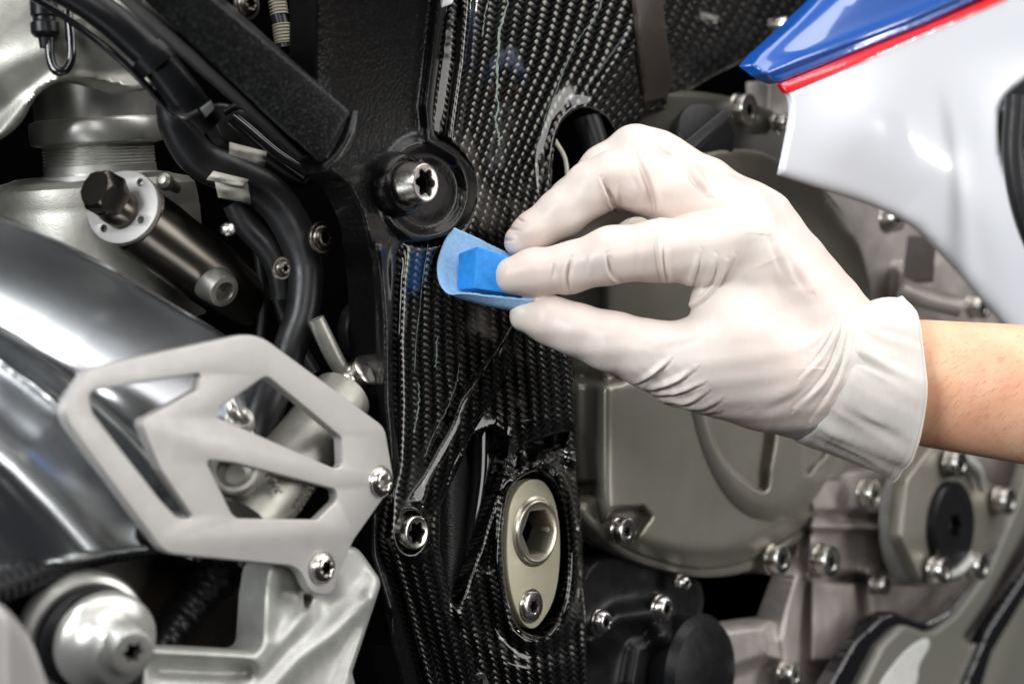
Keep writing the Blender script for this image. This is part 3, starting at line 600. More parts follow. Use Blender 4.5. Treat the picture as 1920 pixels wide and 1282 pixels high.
# ---------------------------------------------------------- foot peg bracket
bo = rp([(505, 1050, 30), (600, 1060, 10), (660, 1010, 40), (716, 1090, 30), (660, 1260, 10), (695, 1400, 10), (250, 1400), (270, 1212, 20), (488, 1222, 24), (494, 1120, 20)], 20)
def bo_off(x, y):
    o = 20+0*x
    o += 14*np.exp(-(dist(x, y, [(505, 1055), (498, 1200), (474, 1232), (280, 1220)])[0]/16)**2)
    o += 16*np.exp(-(dist(x, y, [(690, 1120), (620, 1190), (560, 1235), (500, 1300)])[0]/22)**2)
    o += 12*np.exp(-(dist(x, y, [(575, 1150), (530, 1200), (500, 1235), (440, 1300)])[0]/18)**2)
    o += 16*np.exp(-(dist(x, y, [(712, 1080), (690, 1180), (640, 1300)])[0]/20)**2)
    o -= 24*np.exp(-(dist(x, y, [(300, 1255), (460, 1262)])[0]/16)**2)
    o -= 18*R_(x, y, (600, 1130), 40); o -= 14*R_(x, y, (530, 1110), 26); return o
relief('foot_peg_bracket', bo, bo_off, M['alu_cast'], bike, holes=[rp([(568, 1112, 6), (584, 1118, 6), (572, 1146, 5)], 4)], step=3, roll=12, thick=60, label='bead blasted silver foot peg bracket', sharp=0)
ax_p = Vector((.56, -.80, -.20)).normalized()
pg = lathe('foot_peg', 163, 1195, 0, [(90, -70), (112, -60), (122, -44), (123, -14), (118, -4), (108, 0), (98, -4), (95, -30), (60, -30)], M['alu_shiny'], bike, 'turned silver foot peg end', d=-640, up=UP, seg=96, axis=ax_p, cap1=False)
lathe('peg_gap_ring', 172, 1198, 0, [(60, -20), (100, -16), (101, 6), (96, 10), (60, 10)], M['black_satin'], pg, d=-645, up=UP, seg=96, axis=ax_p)  # black ring filling the gap between peg ring and cone
lathe('peg_cone', 200, 1206, 0, [(92, -30), (98, -16), (98, 2), (94, 10), (80, 20), (67, 34), (59, 54), (55, 72), (52, 79), (46, 82)], M['alu_shiny'], pg, d=-668, up=UP, seg=96, axis=ax_p)
k_ = 1
bv = lathe('foot_peg_bolt', 250, 1224, 0, [(48, -40), (44, -6), (41, 0), (33, 2), (torx(22), 1), (torx(21), -3), (torx(20), -24), (3, -28)], M['alu_shiny'], pg, d=-742, up=UP, seg=72, axis=ax_p)
bv.data.materials.append(M['void'])  # shade at the bottom of the socket, put in as near-black
for i_ in range(len(bv.data.polygons)-73, len(bv.data.polygons)): bv.data.polygons[i_].material_index = 1
relief('pale_blurred_lever', cr([(-80, 1110), (-20, 1120), (30, 1160), (70, 1230), (88, 1340), (-80, 1340)], 6, True), lambda x, y: 160+30*np.exp(-((x-10)/40)**2), M['guard'], bike, roll=20, thick=60)
# ---------------------------------------------------------- side fairing
wl = cr([(1475, 172), (1484, 196), (1481, 232), (1470, 290), (1462, 328)], 4).tolist()[:-1] + cr([(1462, 328), (1530, 350), (1600, 372), (1660, 395), (1720, 430), (1780, 490), (1830, 548), (1885, 610), (1950, 690), (2040, 800)], 4).tolist() + \
     cr([(2060, 600), (1975, 480), (1920, 392), (1895, 345), (1876, 300), (1870, 240), (1878, 190), (1920, 150), (1990, 100)], 4).tolist() + [(1990, -90), (1893, -8)]
def fw_off(x, y):
    o = 300+0*x
    d, _, _, s, _ = dist(x, y, [(1440, 332), (1600, 380), (1720, 438), (1830, 552), (1960, 700)]); o -= prof(d, [(0, 12), (20, 0), (400, 0)], 8)
    o += 40*np.exp(-(dist(x, y, [(1640, 240), (1760, 330), (1860, 480), (1960, 640)])[0]/120)**2)
    o += prof(y, [(-100, -40), (60, -6), (180, 0), (400, 0), (900, 0)], 40)
    return o
fair = relief('side_fairing', wl, fw_off, M['white'], bike, step=5, roll=3, thick=7, label='white painted side fairing', sharp=0)
redo = [(1463, 158), (1600, 104), (1740, 48), (1856, -2), (1880, -20), (1910, -20), (1893, -1), (1770, 52), (1620, 116), (1476, 176)]
relief('red_stripe', redo, lambda x, y: fw_off(x, y)+5, M['red'], fair, step=5, roll=2, thick=10)
def bl_off(x, y): return fw_off(x, y)+3+ridge(x, y, [(1440, 138), (1560, 92), (1700, 38), (1800, -5)], 10, 14, 5)-22*np.clip((60-np.clip(dist(x, y, [(1405, 122), (1480, 50), (1560, -20)])[0], 0, 60))/60, 0, 1)**2
relief('blue_panel', [(1406, 122), (1425, 100), (1480, 50), (1545, -12), (1570, -40), (1960, -60), (1880, -22), (1740, 44), (1600, 100), (1462, 156), (1440, 148)], bl_off, M['blue'], fair, step=4, roll=6, thick=26, label='blue upper panel of the fairing', sharp=0)
lathe('fairing_clip', 1472, 48, 0, [(16, -30), (18, 0), (14, 8), (.5, 9)], M['zinc'], bike, d=PD(1472, 60), up=UP)
relief('dark_fork_cover', cr([(1860, 130), (1990, 60), (2060, 300), (2060, 600), (1960, 560), (1890, 420), (1850, 260)], 5, True), lambda x, y: 60+20*np.sin(y/26), M['black_satin'], bike, step=8)
tube('dark_fork_tube', [(1905, 180, 700), (1900, 300, 700), (1925, 420, 700), (1990, 560, 700)], 20, M['black_satin'], bike)

# ---------------------------------------------------------- engine
# broad crankcase wall behind everything on the right
def cw_off(x, y):
    o = -40+0*x
    o += plateau(x, y, [(1500, 890), (1700, 870), (1700, 960), (1520, 960)], 60, 14)
    o += plateau(x, y, [(1520, 965), (1690, 955), (1690, 1080), (1510, 1085)], 40, 10)
    o += plateau(x, y, [(1520, 1090), (1605, 1092), (1600, 1240), (1520, 1240)], 40, 10)
    o += ridge(x, y, [(1490, 1080), (1470, 1200), (1480, 1280)], 50, 20, 24) + ridge(x, y, [(1630, 1080), (1640, 1180)], 50, 16, 18)
    o += ridge(x, y, [(1500, 985), (1680, 990)], 26, 8, 8)+ridge(x, y, [(1560, 1080), (1700, 1086)], -40, 8, 8)
    o += plateau(x, y, [(1310, 1180), (1440, 1165), (1450, 1230), (1340, 1270)], 50, 30)
    o += plateau(x, y, [(1680, 500), (1760, 490), (1760, 560), (1680, 560)], 60, 16)
    return o
relief('crankcase', [(1500, 900), (1440, 600), (1440, 150), (2200, 150), (2200, 1330), (1300, 1330), (1315, 1180), (1460, 1160), (1490, 1080)], cw_off, M['crank'], bike, step=4, roll=6, thick=60, label='grey cast crankcase', sharp=0)
# clutch cover: taupe outer cover
co_o = cr([(1080, 560), (1078, 720), (1082, 860), (1095, 950), (1130, 1000), (1180, 1032), (1250, 1056), (1320, 1066), (1392, 1056), (1450, 1028), (1520, 980), (1580, 900), (1620, 780), (1640, 640), (1620, 480), (1560, 370), (1480, 310), (1400, 280), (1300, 300), (1180, 400), (1100, 480)], 6, True)
def co_off(x, y):
    o = 0*x+20; o += prof(x, [(1060, -110), (1104, -70), (1120, -28), (1132, 0), (1180, 6), (1300, 10), (1700, 0)], 9)*(1)
    d = dist(x, y, co_o, True)[0]; o -= 34*np.exp(-(d/22)**2)*(y > 900)
    o -= 26*np.exp(-(dist(x, y, [(1060, 700), (1128, 712), (1160, 706)])[0]/9)**2)
    o += (prof(y, [(500, -24), (690, -24), (716, 0), (1100, 0)], 7)*(1-sstep(1160, 1260, x))+np.clip(700-y, 0, 260)*.28)
    o -= plateau(x, y, [(1130, 985), (1150, 955), (1205, 950), (1220, 968), (1190, 1010), (1150, 1022)], 34, 8)
    return o
cc = relief('clutch_cover', co_o, co_off, M['engine'], bike, step=4, roll=10, thick=90, label='taupe painted clutch cover', sharp=0)
relief('cover_flange', cr([(1092, 940), (1128, 1008), (1180, 1046), (1250, 1070), (1320, 1082), (1400, 1072), (1460, 1040), (1540, 980), (1600, 900), (1640, 800), (1500, 850), (1300, 900)], 6, True), -20, M['engine'], cc, step=6, roll=8, thick=40)
dk = cr([(1270, 680), (1276, 560), (1310, 440), (1370, 370), (1440, 350), (1510, 372), (1570, 450), (1602, 560), (1606, 700), (1585, 830), (1545, 920), (1490, 975), (1430, 988), (1370, 960), (1320, 890), (1285, 790)], 6, True)
rc1 = cr([(1330, 700), (1336, 800), (1358, 858), (1393, 896), (1433, 918), (1442, 870), (1452, 800), (1452, 700)], 5, True)
rc2 = cr([(1500, 700), (1506, 800), (1511, 884), (1530, 868), (1552, 838), (1568, 760), (1560, 700)], 5, True)
rc3 = cr([(1470, 400), (1520, 420), (1555, 500), (1560, 580), (1530, 600), (1500, 560), (1480, 480)], 5, True)
def dk_off(x, y):
    o = 40+0*x; d = dist(x, y, dk, True)[0]; o += prof(d, [(0, -30), (14, -8), (40, 8), (110, 16), (300, 18)], 7)
    for r in (rc1, rc2): o -= plateau(x, y, r, 34, 12)
    o -= plateau(x, y, rc3, 20, 14); return o
relief('clutch_disc', dk, dk_off, M['engine'], cc, step=3, roll=6, thick=40, sharp=0)
for (x, y, o_, nm, R) in [(1160, 994, 6, 'bolt in the notch left of the clutch disc', 24), (1450, 1047, 6, 'bolt under the clutch disc', 27), (1228, 0, 0, None, 0)]:
    if nm: bolt('clutch_cover_bolt', x, y, o_, R, 22, M['zinc'], cc, nm, socket='torx', rs=R*.42, washer=1.12, depth=14, shank=50)
lathe('bolt_boss', 1446, 1045, -10, [(32, -60), (32, 0), (28, 6)], M['engine'], cc)
# other bolts of the engine
EB = [(1620, 925, 70, 25, 'bolt right of the clutch disc'), (1538, 1050, 20, 30, 'bolt on the crankcase ledge'), (1470, 1262, 10, 22, 'bolt near the bottom edge'), (1662, 412, 90, 24, 'bolt under the fairing edge'), (1822, 576, 60, 22, 'bolt above the forearm'), (1385, 208, -20, 30, 'bolt behind the oil cap'), (1455, 232, -10, 16, 'small bolt left of the fairing'), (1640, 1095, 30, 17, 'small silver stud')]
for (x, y, o_, R, lb) in EB: bolt('engine_bolt', x, y, o_, R, 26, M['zinc'], bike, lb, socket='torx', rs=R*.42, washer=1.1, depth=16, shank=70)
tube('silver_pipe', [(1690, 540, 900), (1740, 560, 900), (1800, 575, 900)], 20, M['crank'], bike)
hexa('silver_bracket', [(1700, 440, 950), (1755, 440, 1000), (1750, 530, 1000), (1690, 530, 950), (1700, 440, 1050), (1755, 440, 1100), (1750, 530, 1100), (1690, 530, 1050)], M['crank'], bike, bev=8)
# oil filler cap
oc = lathe('oil_filler_cap', 1323, 250, 0, [(60, -30), (62, -16), (62, 0), (58, 5), (54, 6), (.5, 6)], M['black_satin'], bike, 'round black oil filler cap', axis=Vector((.38, -.86, .34)).normalized(), d=PD(1323, 60), up=UP)
Fo = frame(1323, 250, d=PD(1323, 60), axis=Vector((.38, -.86, .34)).normalized())
hexa('cap_grip', [(1278, 268, 200), (1292, 292, 196), (1372, 216, 222), (1358, 202, 226), (1292, 262, 260), (1304, 284, 256), (1376, 220, 280), (1362, 206, 284)], M['black_satin'], oc, bev=5)
relief('filler_neck_casting', cr([(1200, 190), (1280, 170), (1400, 190), (1470, 230), (1480, 330), (1420, 420), (1300, 420), (1190, 320)], 5, True), lambda x, y: -30+30*np.exp(-(np.hypot(x-1323, y-250)/90)**2), M['engine_dark'], bike, step=6, roll=10, thick=40)
tube('breather_pipe', [(1040, 262, 250), (1060, 300, 250), (1062, 350, 250), (1050, 400, 250)], 4, M['tape'], bike)
tube('inner_hose', [(1100, 220, 300), (1120, 300, 300), (1100, 420, 300)], 26, M['black_satin'], bike)
# frame spar piece in front of the wing, brown strap
relief('brown_strap', [(1186, -40), (1238, -40), (1252, 80), (1262, 150), (1250, 186), (1212, 196), (1200, 120)], lambda x, y: cover_off(x, y)+10, M['rust'], carb, step=4, roll=4, thick=12)
relief('lower_wing_edge', cr([(1160, 262), (1190, 225), (1280, 182), (1300, 200), (1230, 222), (1185, 262), (1172, 300)], 5, True), lambda x, y: -50+0*x, M['black_gloss'], bike, roll=5)

# water pump cover on the right
pf = rp([(1700, 900, 40), (1752, 830, 20), (1790, 846, 10), (1862, 910, 20), (1905, 925, 20), (1893, 962, 20), (1858, 1010, 20), (1840, 1075, 18), (1812, 1072, 12), (1772, 1096, 18), (1728, 1090, 18), (1690, 1010, 40)], 20)
Fp = frame(1785, 975, 150)

pump = plate('pump_cover', pf, Fp, 40, M['engine'], bike, bev=6, label='grey pump cover with a black round cap')
lathe('pump_body', 1764, 975, 110, [(128, -60), (128, -20), (118, -14), (118, 20), (112, 26)], M['alu_cast'], pump, seg=80, cap1=False)
pcap = lathe('pump_cap', 1784, 985, 162, [(84, -10), (84, 4), (80, 8), (torx(26), 8), (torx(25), -8), (2, -10)], M['black_satin'], pump, 'round black cap with a torx socket', seg=90)
for (x, y, lb) in [(1782, 868, 'bolt above the round cap'), (1873, 938, 'bolt right of the round cap'), (1752, 1068, 'bolt left below the round cap'), (1822, 1060, 'bolt right below the round cap')]:
    bolt('pump_bolt', x, y, 165, 25, 24, M['zinc'], pump, lb, socket='torx', rs=11, washer=1.1, depth=14, shank=60)
tube('pump_rib', [(1795, 850, PD(1795, 175)), (1830, 880, PD(1830, 175)), (1842, 920, PD(1842, 172))], [10, 12, 6], M['alu_cast'], pump)
tube('pump_rib', [(1752, 1080, PD(1752, 175)), (1790, 1075, PD(1790, 178)), (1818, 1050, PD(1818, 172))], [12, 9, 12], M['alu_cast'], pump)
# dark bracket with small bolts below the clutch cover
relief('dark_lower_casting', cr([(1090, 1080), (1180, 1040), (1290, 1070), (1320, 1120), (1310, 1200), (1400, 1230), (1420, 1340), (1080, 1340)], 6, True), lambda x, y: -60+40*np.exp(-(dist(x, y, [(1110, 1200), (1160, 1160), (1230, 1150), (1250, 1200)])[0]/26)**2)+30*np.exp(-(dist(x, y, [(1190, 1282), (1200, 1220), (1250, 1190)])[0]/24)**2), M['black_satin'], bike, step=5, roll=10)
lathe('dark_round_cover', 1310, 1262, 0, [(110, -40), (112, 0), (100, 16), (60, 26), (.5, 30)], M['black_satin'], bike, d=PD(1310, 0), up=UP)
for (x, y, R, lb) in [(1124, 1165, 24, 'bolt on the dark bracket beside the carbon cover'), (1238, 1140, 26, 'bolt on the dark bracket nearer the engine'), (1275, 1092, 15, 'small bolt just under the cover flange')]:
    bolt('bracket_bolt', x, y, -20, R, 18, M['zinc'], bike, lb, socket='torx', rs=R*.4, dome=1, washer=1.12)

# ---------------------------------------------------------- lower fairing, bottom right
lf = rp([(1600, 1310, 10), (1650, 1210, 40), (1690, 1168, 20), (1742, 1188, 30), (1790, 1150, 40), (1850, 1070, 60), (1905, 940, 60), (1930, 860, 30), (2060, 700), (2060, 1340)], 30)
def lf_off(x, y): return 120+12*np.exp(-(dist(x, y, [(1850, 1340), (1920, 1130), (1980, 1060)])[0]/30)**2)
lfr = relief('lower_fairing', lf, lf_off, M['olive'], bike, holes=[rp([(1806, 1196, 10), (1850, 1130, 20), (1960, 930, 20), (1980, 980, 10), (1900, 1110, 20), (1822, 1212, 10)], 10)], step=5, roll=8, thick=30, label='olive grey lower fairing', sharp=0)
relief('black_fairing_edge', rp([(1530, 1320), (1600, 1200, 20), (1665, 1140, 40), (1730, 1168, 40), (1780, 1140, 30), (1830, 1080, 40), (1870, 1000, 20), (1905, 1000, 20), (1850, 1110, 40), (1780, 1200, 30), (1735, 1215, 30), (1690, 1195, 20), (1640, 1320)], 20), lambda x, y: 104+0*x, M['black_gloss'], lfr, step=5, roll=10, thick=30)
relief('inner_black_edge', rp([(1790, 1320), (1850, 1180, 30), (1930, 1060, 30), (2000, 960, 10), (2020, 980, 10), (1940, 1090, 30), (1860, 1220, 30), (1830, 1320)], 20), lambda x, y: 138+0*x, M['black_gloss'], lfr, step=5, roll=8, thick=30)
relief('white_sticker', cr([(1650, 1290), (1680, 1240), (1712, 1208), (1738, 1196), (1742, 1212), (1724, 1245), (1712, 1290)], 5, True), lambda x, y: lf_off(x, y)+3, M['seal'], lfr, step=4, roll=1, thick=4)
# ================================================================== HAND IN GLOVE
def cone(x, a, b):
    """rounded cone between two balls (px,py,d,r)"""
    A_ = np.array(a[:3], float); B_ = np.array(b[:3], float); u = B_-A_; t = np.clip(((x-A_)@u)/(u@u), 0, 1)
    return np.linalg.norm(x-(A_+t[:, None]*u), axis=1)-(a[3]+t*(b[3]-a[3]))
def smin(a, b, k):
    h = np.clip(.5+.5*(b-a)/k, 0, 1); return b*(1-h)+a*h-k*h*(1-h)
def chain(x, pts, k=10):
    d = cone(x, pts[0], pts[1])
    for i in range(1, len(pts)-1): d = smin(d, cone(x, pts[i], pts[i+1]), k)
    return d
INDEX = [(962, 517, -88, 36), (1000, 511, -86, 43), (1068, 502, -84, 46), (1145, 479, -98, 52), (1235, 470, -92, 56), (1320, 470, -70, 66), (1392, 462, -40, 74)]
THUMB = [(988, 590, -66, 33), (1030, 600, -76, 42), (1080, 618, -88, 47), (1145, 640, -98, 54), (1220, 664, -96, 62), (1310, 680, -80, 76), (1400, 668, -60, 98)]
MIDDLE = [(973, 452, -34, 28), (1000, 434, -32, 37), (1055, 398, -26, 46), (1112, 352, -24, 50), (1150, 334, -22, 51), (1200, 342, -16, 56), (1280, 372, -6, 66), (1380, 420, 0, 76)]
RING = [(1020, 430, 46, 36), (1070, 380, 50, 42), (1135, 318, 50, 46), (1192, 286, 48, 50), (1230, 300, 46, 56), (1320, 356, 46, 60), (1420, 420, 46, 66)]
LITTLE = [(1040, 440, 92, 34), (1090, 420, 104, 38), (1180, 360, 112, 42), (1290, 372, 96, 52), (1400, 430, 84, 60)]
PALM = [[(1392, 458, -36, 74), (1560, 670, -4, 100)], [(1385, 420, 6, 74), (1570, 668, 12, 96)], [(1425, 420, 50, 60), (1580, 660, 26, 84)], [(1410, 440, 84, 50), (1570, 660, 40, 80)],
        [(1400, 660, -54, 106), (1530, 705, -4, 108)], [(1280, 690, -70, 70), (1440, 700, -40, 105)], [(1530, 705, 0, 108), (1632, 712, 6, 100)]]
WEB = [(1330, 560, -60, 30), (1350, 640, -70, 50)]
def hand(x):
    palm = cone(x, *PALM[0])
    for q in PALM[1:]: palm = smin(palm, cone(x, *q), 40)
    palm = smin(palm, cone(x, (1340, 560, -58, 40), (1380, 620, -60, 60)), 40)
    d = smin(palm, chain(x, INDEX, 16), 16)
    d2 = smin(palm, chain(x, THUMB, 20), 34); d = smin(d, d2, 5)
    d3 = smin(palm, chain(x, MIDDLE, 12), 26); d = smin(d, d3, 7)
    d4 = smin(palm, chain(x, RING, 12), 22); d = smin(d, d4, 10)
    d5 = smin(palm, chain(x, LITTLE, 14), 24); d = smin(d, d5, 8)
    return d
def surface_nets(fn, lo, hi, h):
    ax = [np.arange(lo[i], hi[i]+h, h) for i in range(3)]; n = [len(a) for a in ax]
    G = np.empty(n)
    yy, zz = np.meshgrid(ax[1], ax[2], indexing='ij')
    for i, xv in enumerate(ax[0]): G[i] = fn(np.stack([np.full(yy.size, xv), yy.ravel(), zz.ravel()], -1)).reshape(yy.shape)
    s = G < 0; c = np.zeros([q-1 for q in n], int)
    for a in (0, 1):
        for b in (0, 1):
            for e in (0, 1): c += s[a:n[0]-1+a, b:n[1]-1+b, e:n[2]-1+e]
    act = (c > 0) & (c < 8); idx = np.full(act.shape, -1); ii = np.argwhere(act); idx[act] = np.arange(len(ii))
    acc = np.zeros((len(ii), 3)); cnt = np.zeros(len(ii)); C = [(a, b, e) for a in (0, 1) for b in (0, 1) for e in (0, 1)]
    for p in range(8):
        for q in range(p+1, 8):
            if sum(abs(np.array(C[p])-C[q])) != 1: continue
            gp = G[ii[:, 0]+C[p][0], ii[:, 1]+C[p][1], ii[:, 2]+C[p][2]]; gq = G[ii[:, 0]+C[q][0], ii[:, 1]+C[q][1], ii[:, 2]+C[q][2]]
            m = (gp < 0) != (gq < 0); t = np.where(m, gp/np.where(m, gp-gq, 1), 0)
            acc += np.where(m[:, None], np.array(C[p])+(np.array(C[q])-np.array(C[p]))*t[:, None], 0); cnt += m
    V = (ii+acc/cnt[:, None])*h+np.array(lo); F = []
    for a in range(3):
        sl = [slice(1, -1)]*3; sl[a] = slice(0, -1); s0 = s[tuple(slice(1, n[k]-1) if k != a else slice(0, n[k]-1) for k in range(3))]
        s1 = s[tuple(slice(1, n[k]-1) if k != a else slice(1, n[k]) for k in range(3))]
        e = np.argwhere(s0 != s1); fl = s0[tuple(e.T)]; b, c_ = (a+1) % 3, (a+2) % 3; base = e.copy()
        for k in range(3):
            if k != a: base[:, k] += 1
        q = []
        for db, dc in ((0, 0), (-1, 0), (-1, -1), (0, -1)):
            z = base.copy(); z[:, b] += db; z[:, c_] += dc; q.append(idx[tuple(z.T)])
        q = np.stack(q, -1); q[~fl] = q[~fl][:, ::-1]; F.append(q)
    return V, np.concatenate(F)
def refine(V, F):
    """split every quad in four"""
    E_ = np.concatenate([F[:, [k, (k+1) % 4]] for k in range(4)]); Es = np.sort(E_, 1); u, inv = np.unique(Es, axis=0, return_inverse=True); inv = inv.ravel()
    n = len(V); m = len(F); em = (V[u[:, 0]]+V[u[:, 1]])/2; fc = V[F].mean(1); V2 = np.concatenate([V, em, fc]); e = [n+inv[k*m:(k+1)*m] for k in range(4)]; c = n+len(u)+np.arange(m)
    return V2, np.concatenate([np.stack([F[:, k], e[k], c, e[k-1]], -1) for k in range(4)])
def gradn(fn, V, h=1.0):
    g = np.stack([fn(V+np.eye(3)[k]*h)-fn(V-np.eye(3)[k]*h) for k in range(3)], -1); return g/np.maximum(np.linalg.norm(g, axis=1), 1e-9)[:, None]
V, F = surface_nets(hand, (915, 225, -190), (1668, 870, 190), 7.0)
V, F = refine(V, F)
for _ in range(2): V = V-gradn(hand, V)*hand(V)[:, None]*.9
V, F = refine(V, F); V = V-gradn(hand, V)*hand(V)[:, None]*.8
N = gradn(hand, V)
# folds of the latex: polyline seen from the front, height, width, kind (fold = ridge beside groove)
WR = [([(1139, 474), (1142, 501), (1149, 516), (1163, 530)], -5, 4.5, 'f'), ([(1235, 444), (1237, 486), (1246, 534)], 4.5, 4.5, 'f'), ([(1250, 450), (1250, 492), (1254, 532)], 3.5, 4, 'f'),
      ([(1073, 482), (1064, 517), (1067, 552)], -4.2, 4.5, 'f'), ([(1040, 490), (1037, 525)], -1.8, 4, 'f'), ([(1108, 478), (1106, 520)], 1.2, 6, 'f'), ([(1200, 450), (1204, 515)], 1.2, 7, 'f'),
      ([(1288, 545), (1303, 505), (1310, 470)], 3, 5, 'f'), ([(1272, 588), (1321, 554), (1352, 514), (1373, 480)], 3.4, 6, 'f'), ([(1274, 578), (1311, 567), (1346, 532), (1360, 488)], 2.6, 5, 'f'),
      ([(1597, 585), (1592, 650), (1567, 725), (1522, 792)], 3.2, 6, 'f'), ([(1302, 560), (1330, 520), (1338, 480)], 3, 6, 'f'), ([(1200, 290), (1221, 339), (1232, 376), (1238, 416)], 7, 7, 'f'), ([(1190, 318), (1206, 350), (1212, 386)], 1.8, 8, 'f'),
      ([(1290, 308), (1306, 332), (1330, 362)], 6, 8, 'f'), ([(1236, 262), (1252, 285), (1268, 300)], 4, 9, 'f'), ([(1340, 310), (1380, 345), (1402, 352)], 3.5, 8, 'f'), ([(1400, 345), (1440, 400), (1452, 440)], 3, 10, 'f'),
      ([(1128, 332), (1141, 361), (1149, 384), (1158, 396)], -7, 4.5, 'f'), ([(1160, 345), (1164, 372), (1166, 392)], -2, 6, 'f'), ([(1136, 356), (1154, 380)], -3, 4, 'f'),
      ([(948, 424), (962, 430), (974, 432)], -2.6, 3, 'g'), ([(935, 446), (950, 450), (962, 450)], -2.6, 3, 'g'), ([(966, 408), (982, 416)], -2.6, 3, 'g'),
      ([(1581, 575), (1567, 625), (1537, 674), (1500, 713)], 3.6, 5, 'f'), ([(1588, 575), (1582, 632), (1560, 692), (1526, 737), (1492, 768)], 4.6, 6, 'f'), ([(1560, 600), (1548, 640), (1520, 668)], 1.2, 6, 'f'),
      ([(1198, 716), (1226, 697), (1254, 675)], 6, 4.5, 'f'), ([(1208, 730), (1256, 719), (1303, 690)], 4.5, 5, 'f'), ([(1224, 740), (1267, 735), (1318, 717)], 4.5, 4.5, 'f'), ([(1246, 752), (1290, 752), (1326, 734)], 4, 4.5, 'f'), ([(1268, 764), (1320, 762), (1350, 748)], 3.5, 5, 'f'),
      ([(1236, 722), (1290, 705)], 2.5, 4, 'f'), ([(1300, 772), (1350, 770)], 2.5, 5, 'f'),
      ([(1436, 480), (1475, 560), (1530, 650)], -14, 34, 'g'), ([(1488, 470), (1500, 500), (1522, 540)], 3, 9, 'f'), ([(1450, 430), (1470, 480), (1490, 520)], 2.5, 10, 'f'), ([(1230, 640), (1290, 628), (1330, 600)], 1.5, 12, 'f'), ([(1420, 760), (1480, 730), (1530, 690)], 2, 14, 'f')]
fr_ = sstep(.25, -.35, N[:, 2]); disp = np.zeros(len(V))
for ln, h, wd, kd in WR:
    ln = cr(ln, 4).tolist(); xa = np.array(ln); bx = (V[:, 0] > xa[:, 0].min()-40) & (V[:, 0] < xa[:, 0].max()+40) & (V[:, 1] > xa[:, 1].min()-40) & (V[:, 1] < xa[:, 1].max()+40)
    if not bx.any(): continue
    q = V[bx]; d, _, _, s, al = dist(q[:, 0], q[:, 1], ln); Lt = sum(math.dist(ln[i], ln[i+1]) for i in range(len(ln)-1)); tp = np.sin(np.clip(al/Lt, 0.06, .94)*math.pi)**.9
    g_ = d*s/wd; pr = (np.exp(-(g_/1.3)**2)-.9*np.exp(-((g_-1.2)/.65)**2)) if kd == 'f' else np.exp(-g_**2)
    disp[bx] += 1.55*h*pr*tp*fr_[bx]
disp += (9*np.exp(-((V[:, 0]-1394)**2+(V[:, 1]-440)**2)/34**2)+5*np.exp(-((V[:, 0]-1182)**2+(V[:, 1]-262)**2)/26**2)+4*np.exp(-((V[:, 0]-1140)**2+(V[:, 1]-318)**2)/24**2))*fr_
disp += .7*np.sin(V[:, 0]*.21-V[:, 1]*.16+2*np.sin(V[:, 1]*.04))*np.exp(-((V[:, 0]-1240)/60)**2-((V[:, 1]-740)/50)**2)
disp += 1.1*np.sin(V[:, 0]*.05+V[:, 1]*.083)*np.sin(V[:, 1]*.061-V[:, 0]*.03+V[:, 2]*.05)
V = V+N*disp[:, None]
per = thing('person', Matrix.Translation(P(2150, 760, 20)), 'forearm and right hand in cream latex glove pinching the blue sanding block', 'person')
hv = Pn(V[:, 0], V[:, 1], V[:, 2]); glove = mk('glove', hv, F[:, ::-1], M['glove'], per, None, 'cream latex glove', sharp=0)

# cuff: flared sleeve with folds and rolled rim
SEG = 160; NR = 46; v = []
def lerp3(keys, t):
    k = [q[0] for q in keys]; return np.array([np.interp(t, k, [q[1][i] for q in keys]) for i in range(3)])
CK = [(0, (1534, 696, 0)), (.12, (1548, 699, 0)), (.3, (1566, 704, 2)), (.6, (1618, 715, 6)), (1, (1686, 724, 10))]
VK = [(0, (54, -121, 0)), (.12, (50, -131, 0)), (.3, (36, -136, 0)), (.6, (20, -144, 0)), (1, (3, -158, 0))]
NK = [(0, (24, 10, -98)), (.12, (30, 10, -116)), (.3, (34, 8, -124)), (.6, (40, 4, -122)), (1, (50, 0, -120))]
rs = np.random.RandomState(4); folds = [(rs.uniform(0, 2*math.pi), rs.uniform(.04, .12), rs.uniform(-1, 1)*8, rs.uniform(.15, .95), rs.uniform(.12, .4)) for _ in range(64)]
for j in range(NR):
    t = j/(NR-1); c, a_, b_ = lerp3(CK, t), lerp3(VK, t), lerp3(NK, t)
    for i in range(SEG):
        th = 2*math.pi*i/SEG; r = 1.0; ad = 0
        for (f0, fw, fa, tc_, tw) in folds:
            dd = (th-f0-.5*(t-.5)+math.pi) % (2*math.pi)-math.pi; ad += fa*math.exp(-(dd/fw)**2-((t-tc_)/tw)**2)
        ad += 5*math.sin(3*th+1)*t+3*math.sin(7*th+t*3)*t*t
        ad += 13*math.exp(-((th-math.pi)/.28)**2)*t*t
        if t > .965: ad += 2
        n = (a_*math.cos(th)+b_*math.sin(th)); L_ = np.linalg.norm(n); p = c+n*(1+ad/L_); v.append(p)
v = np.array(v)
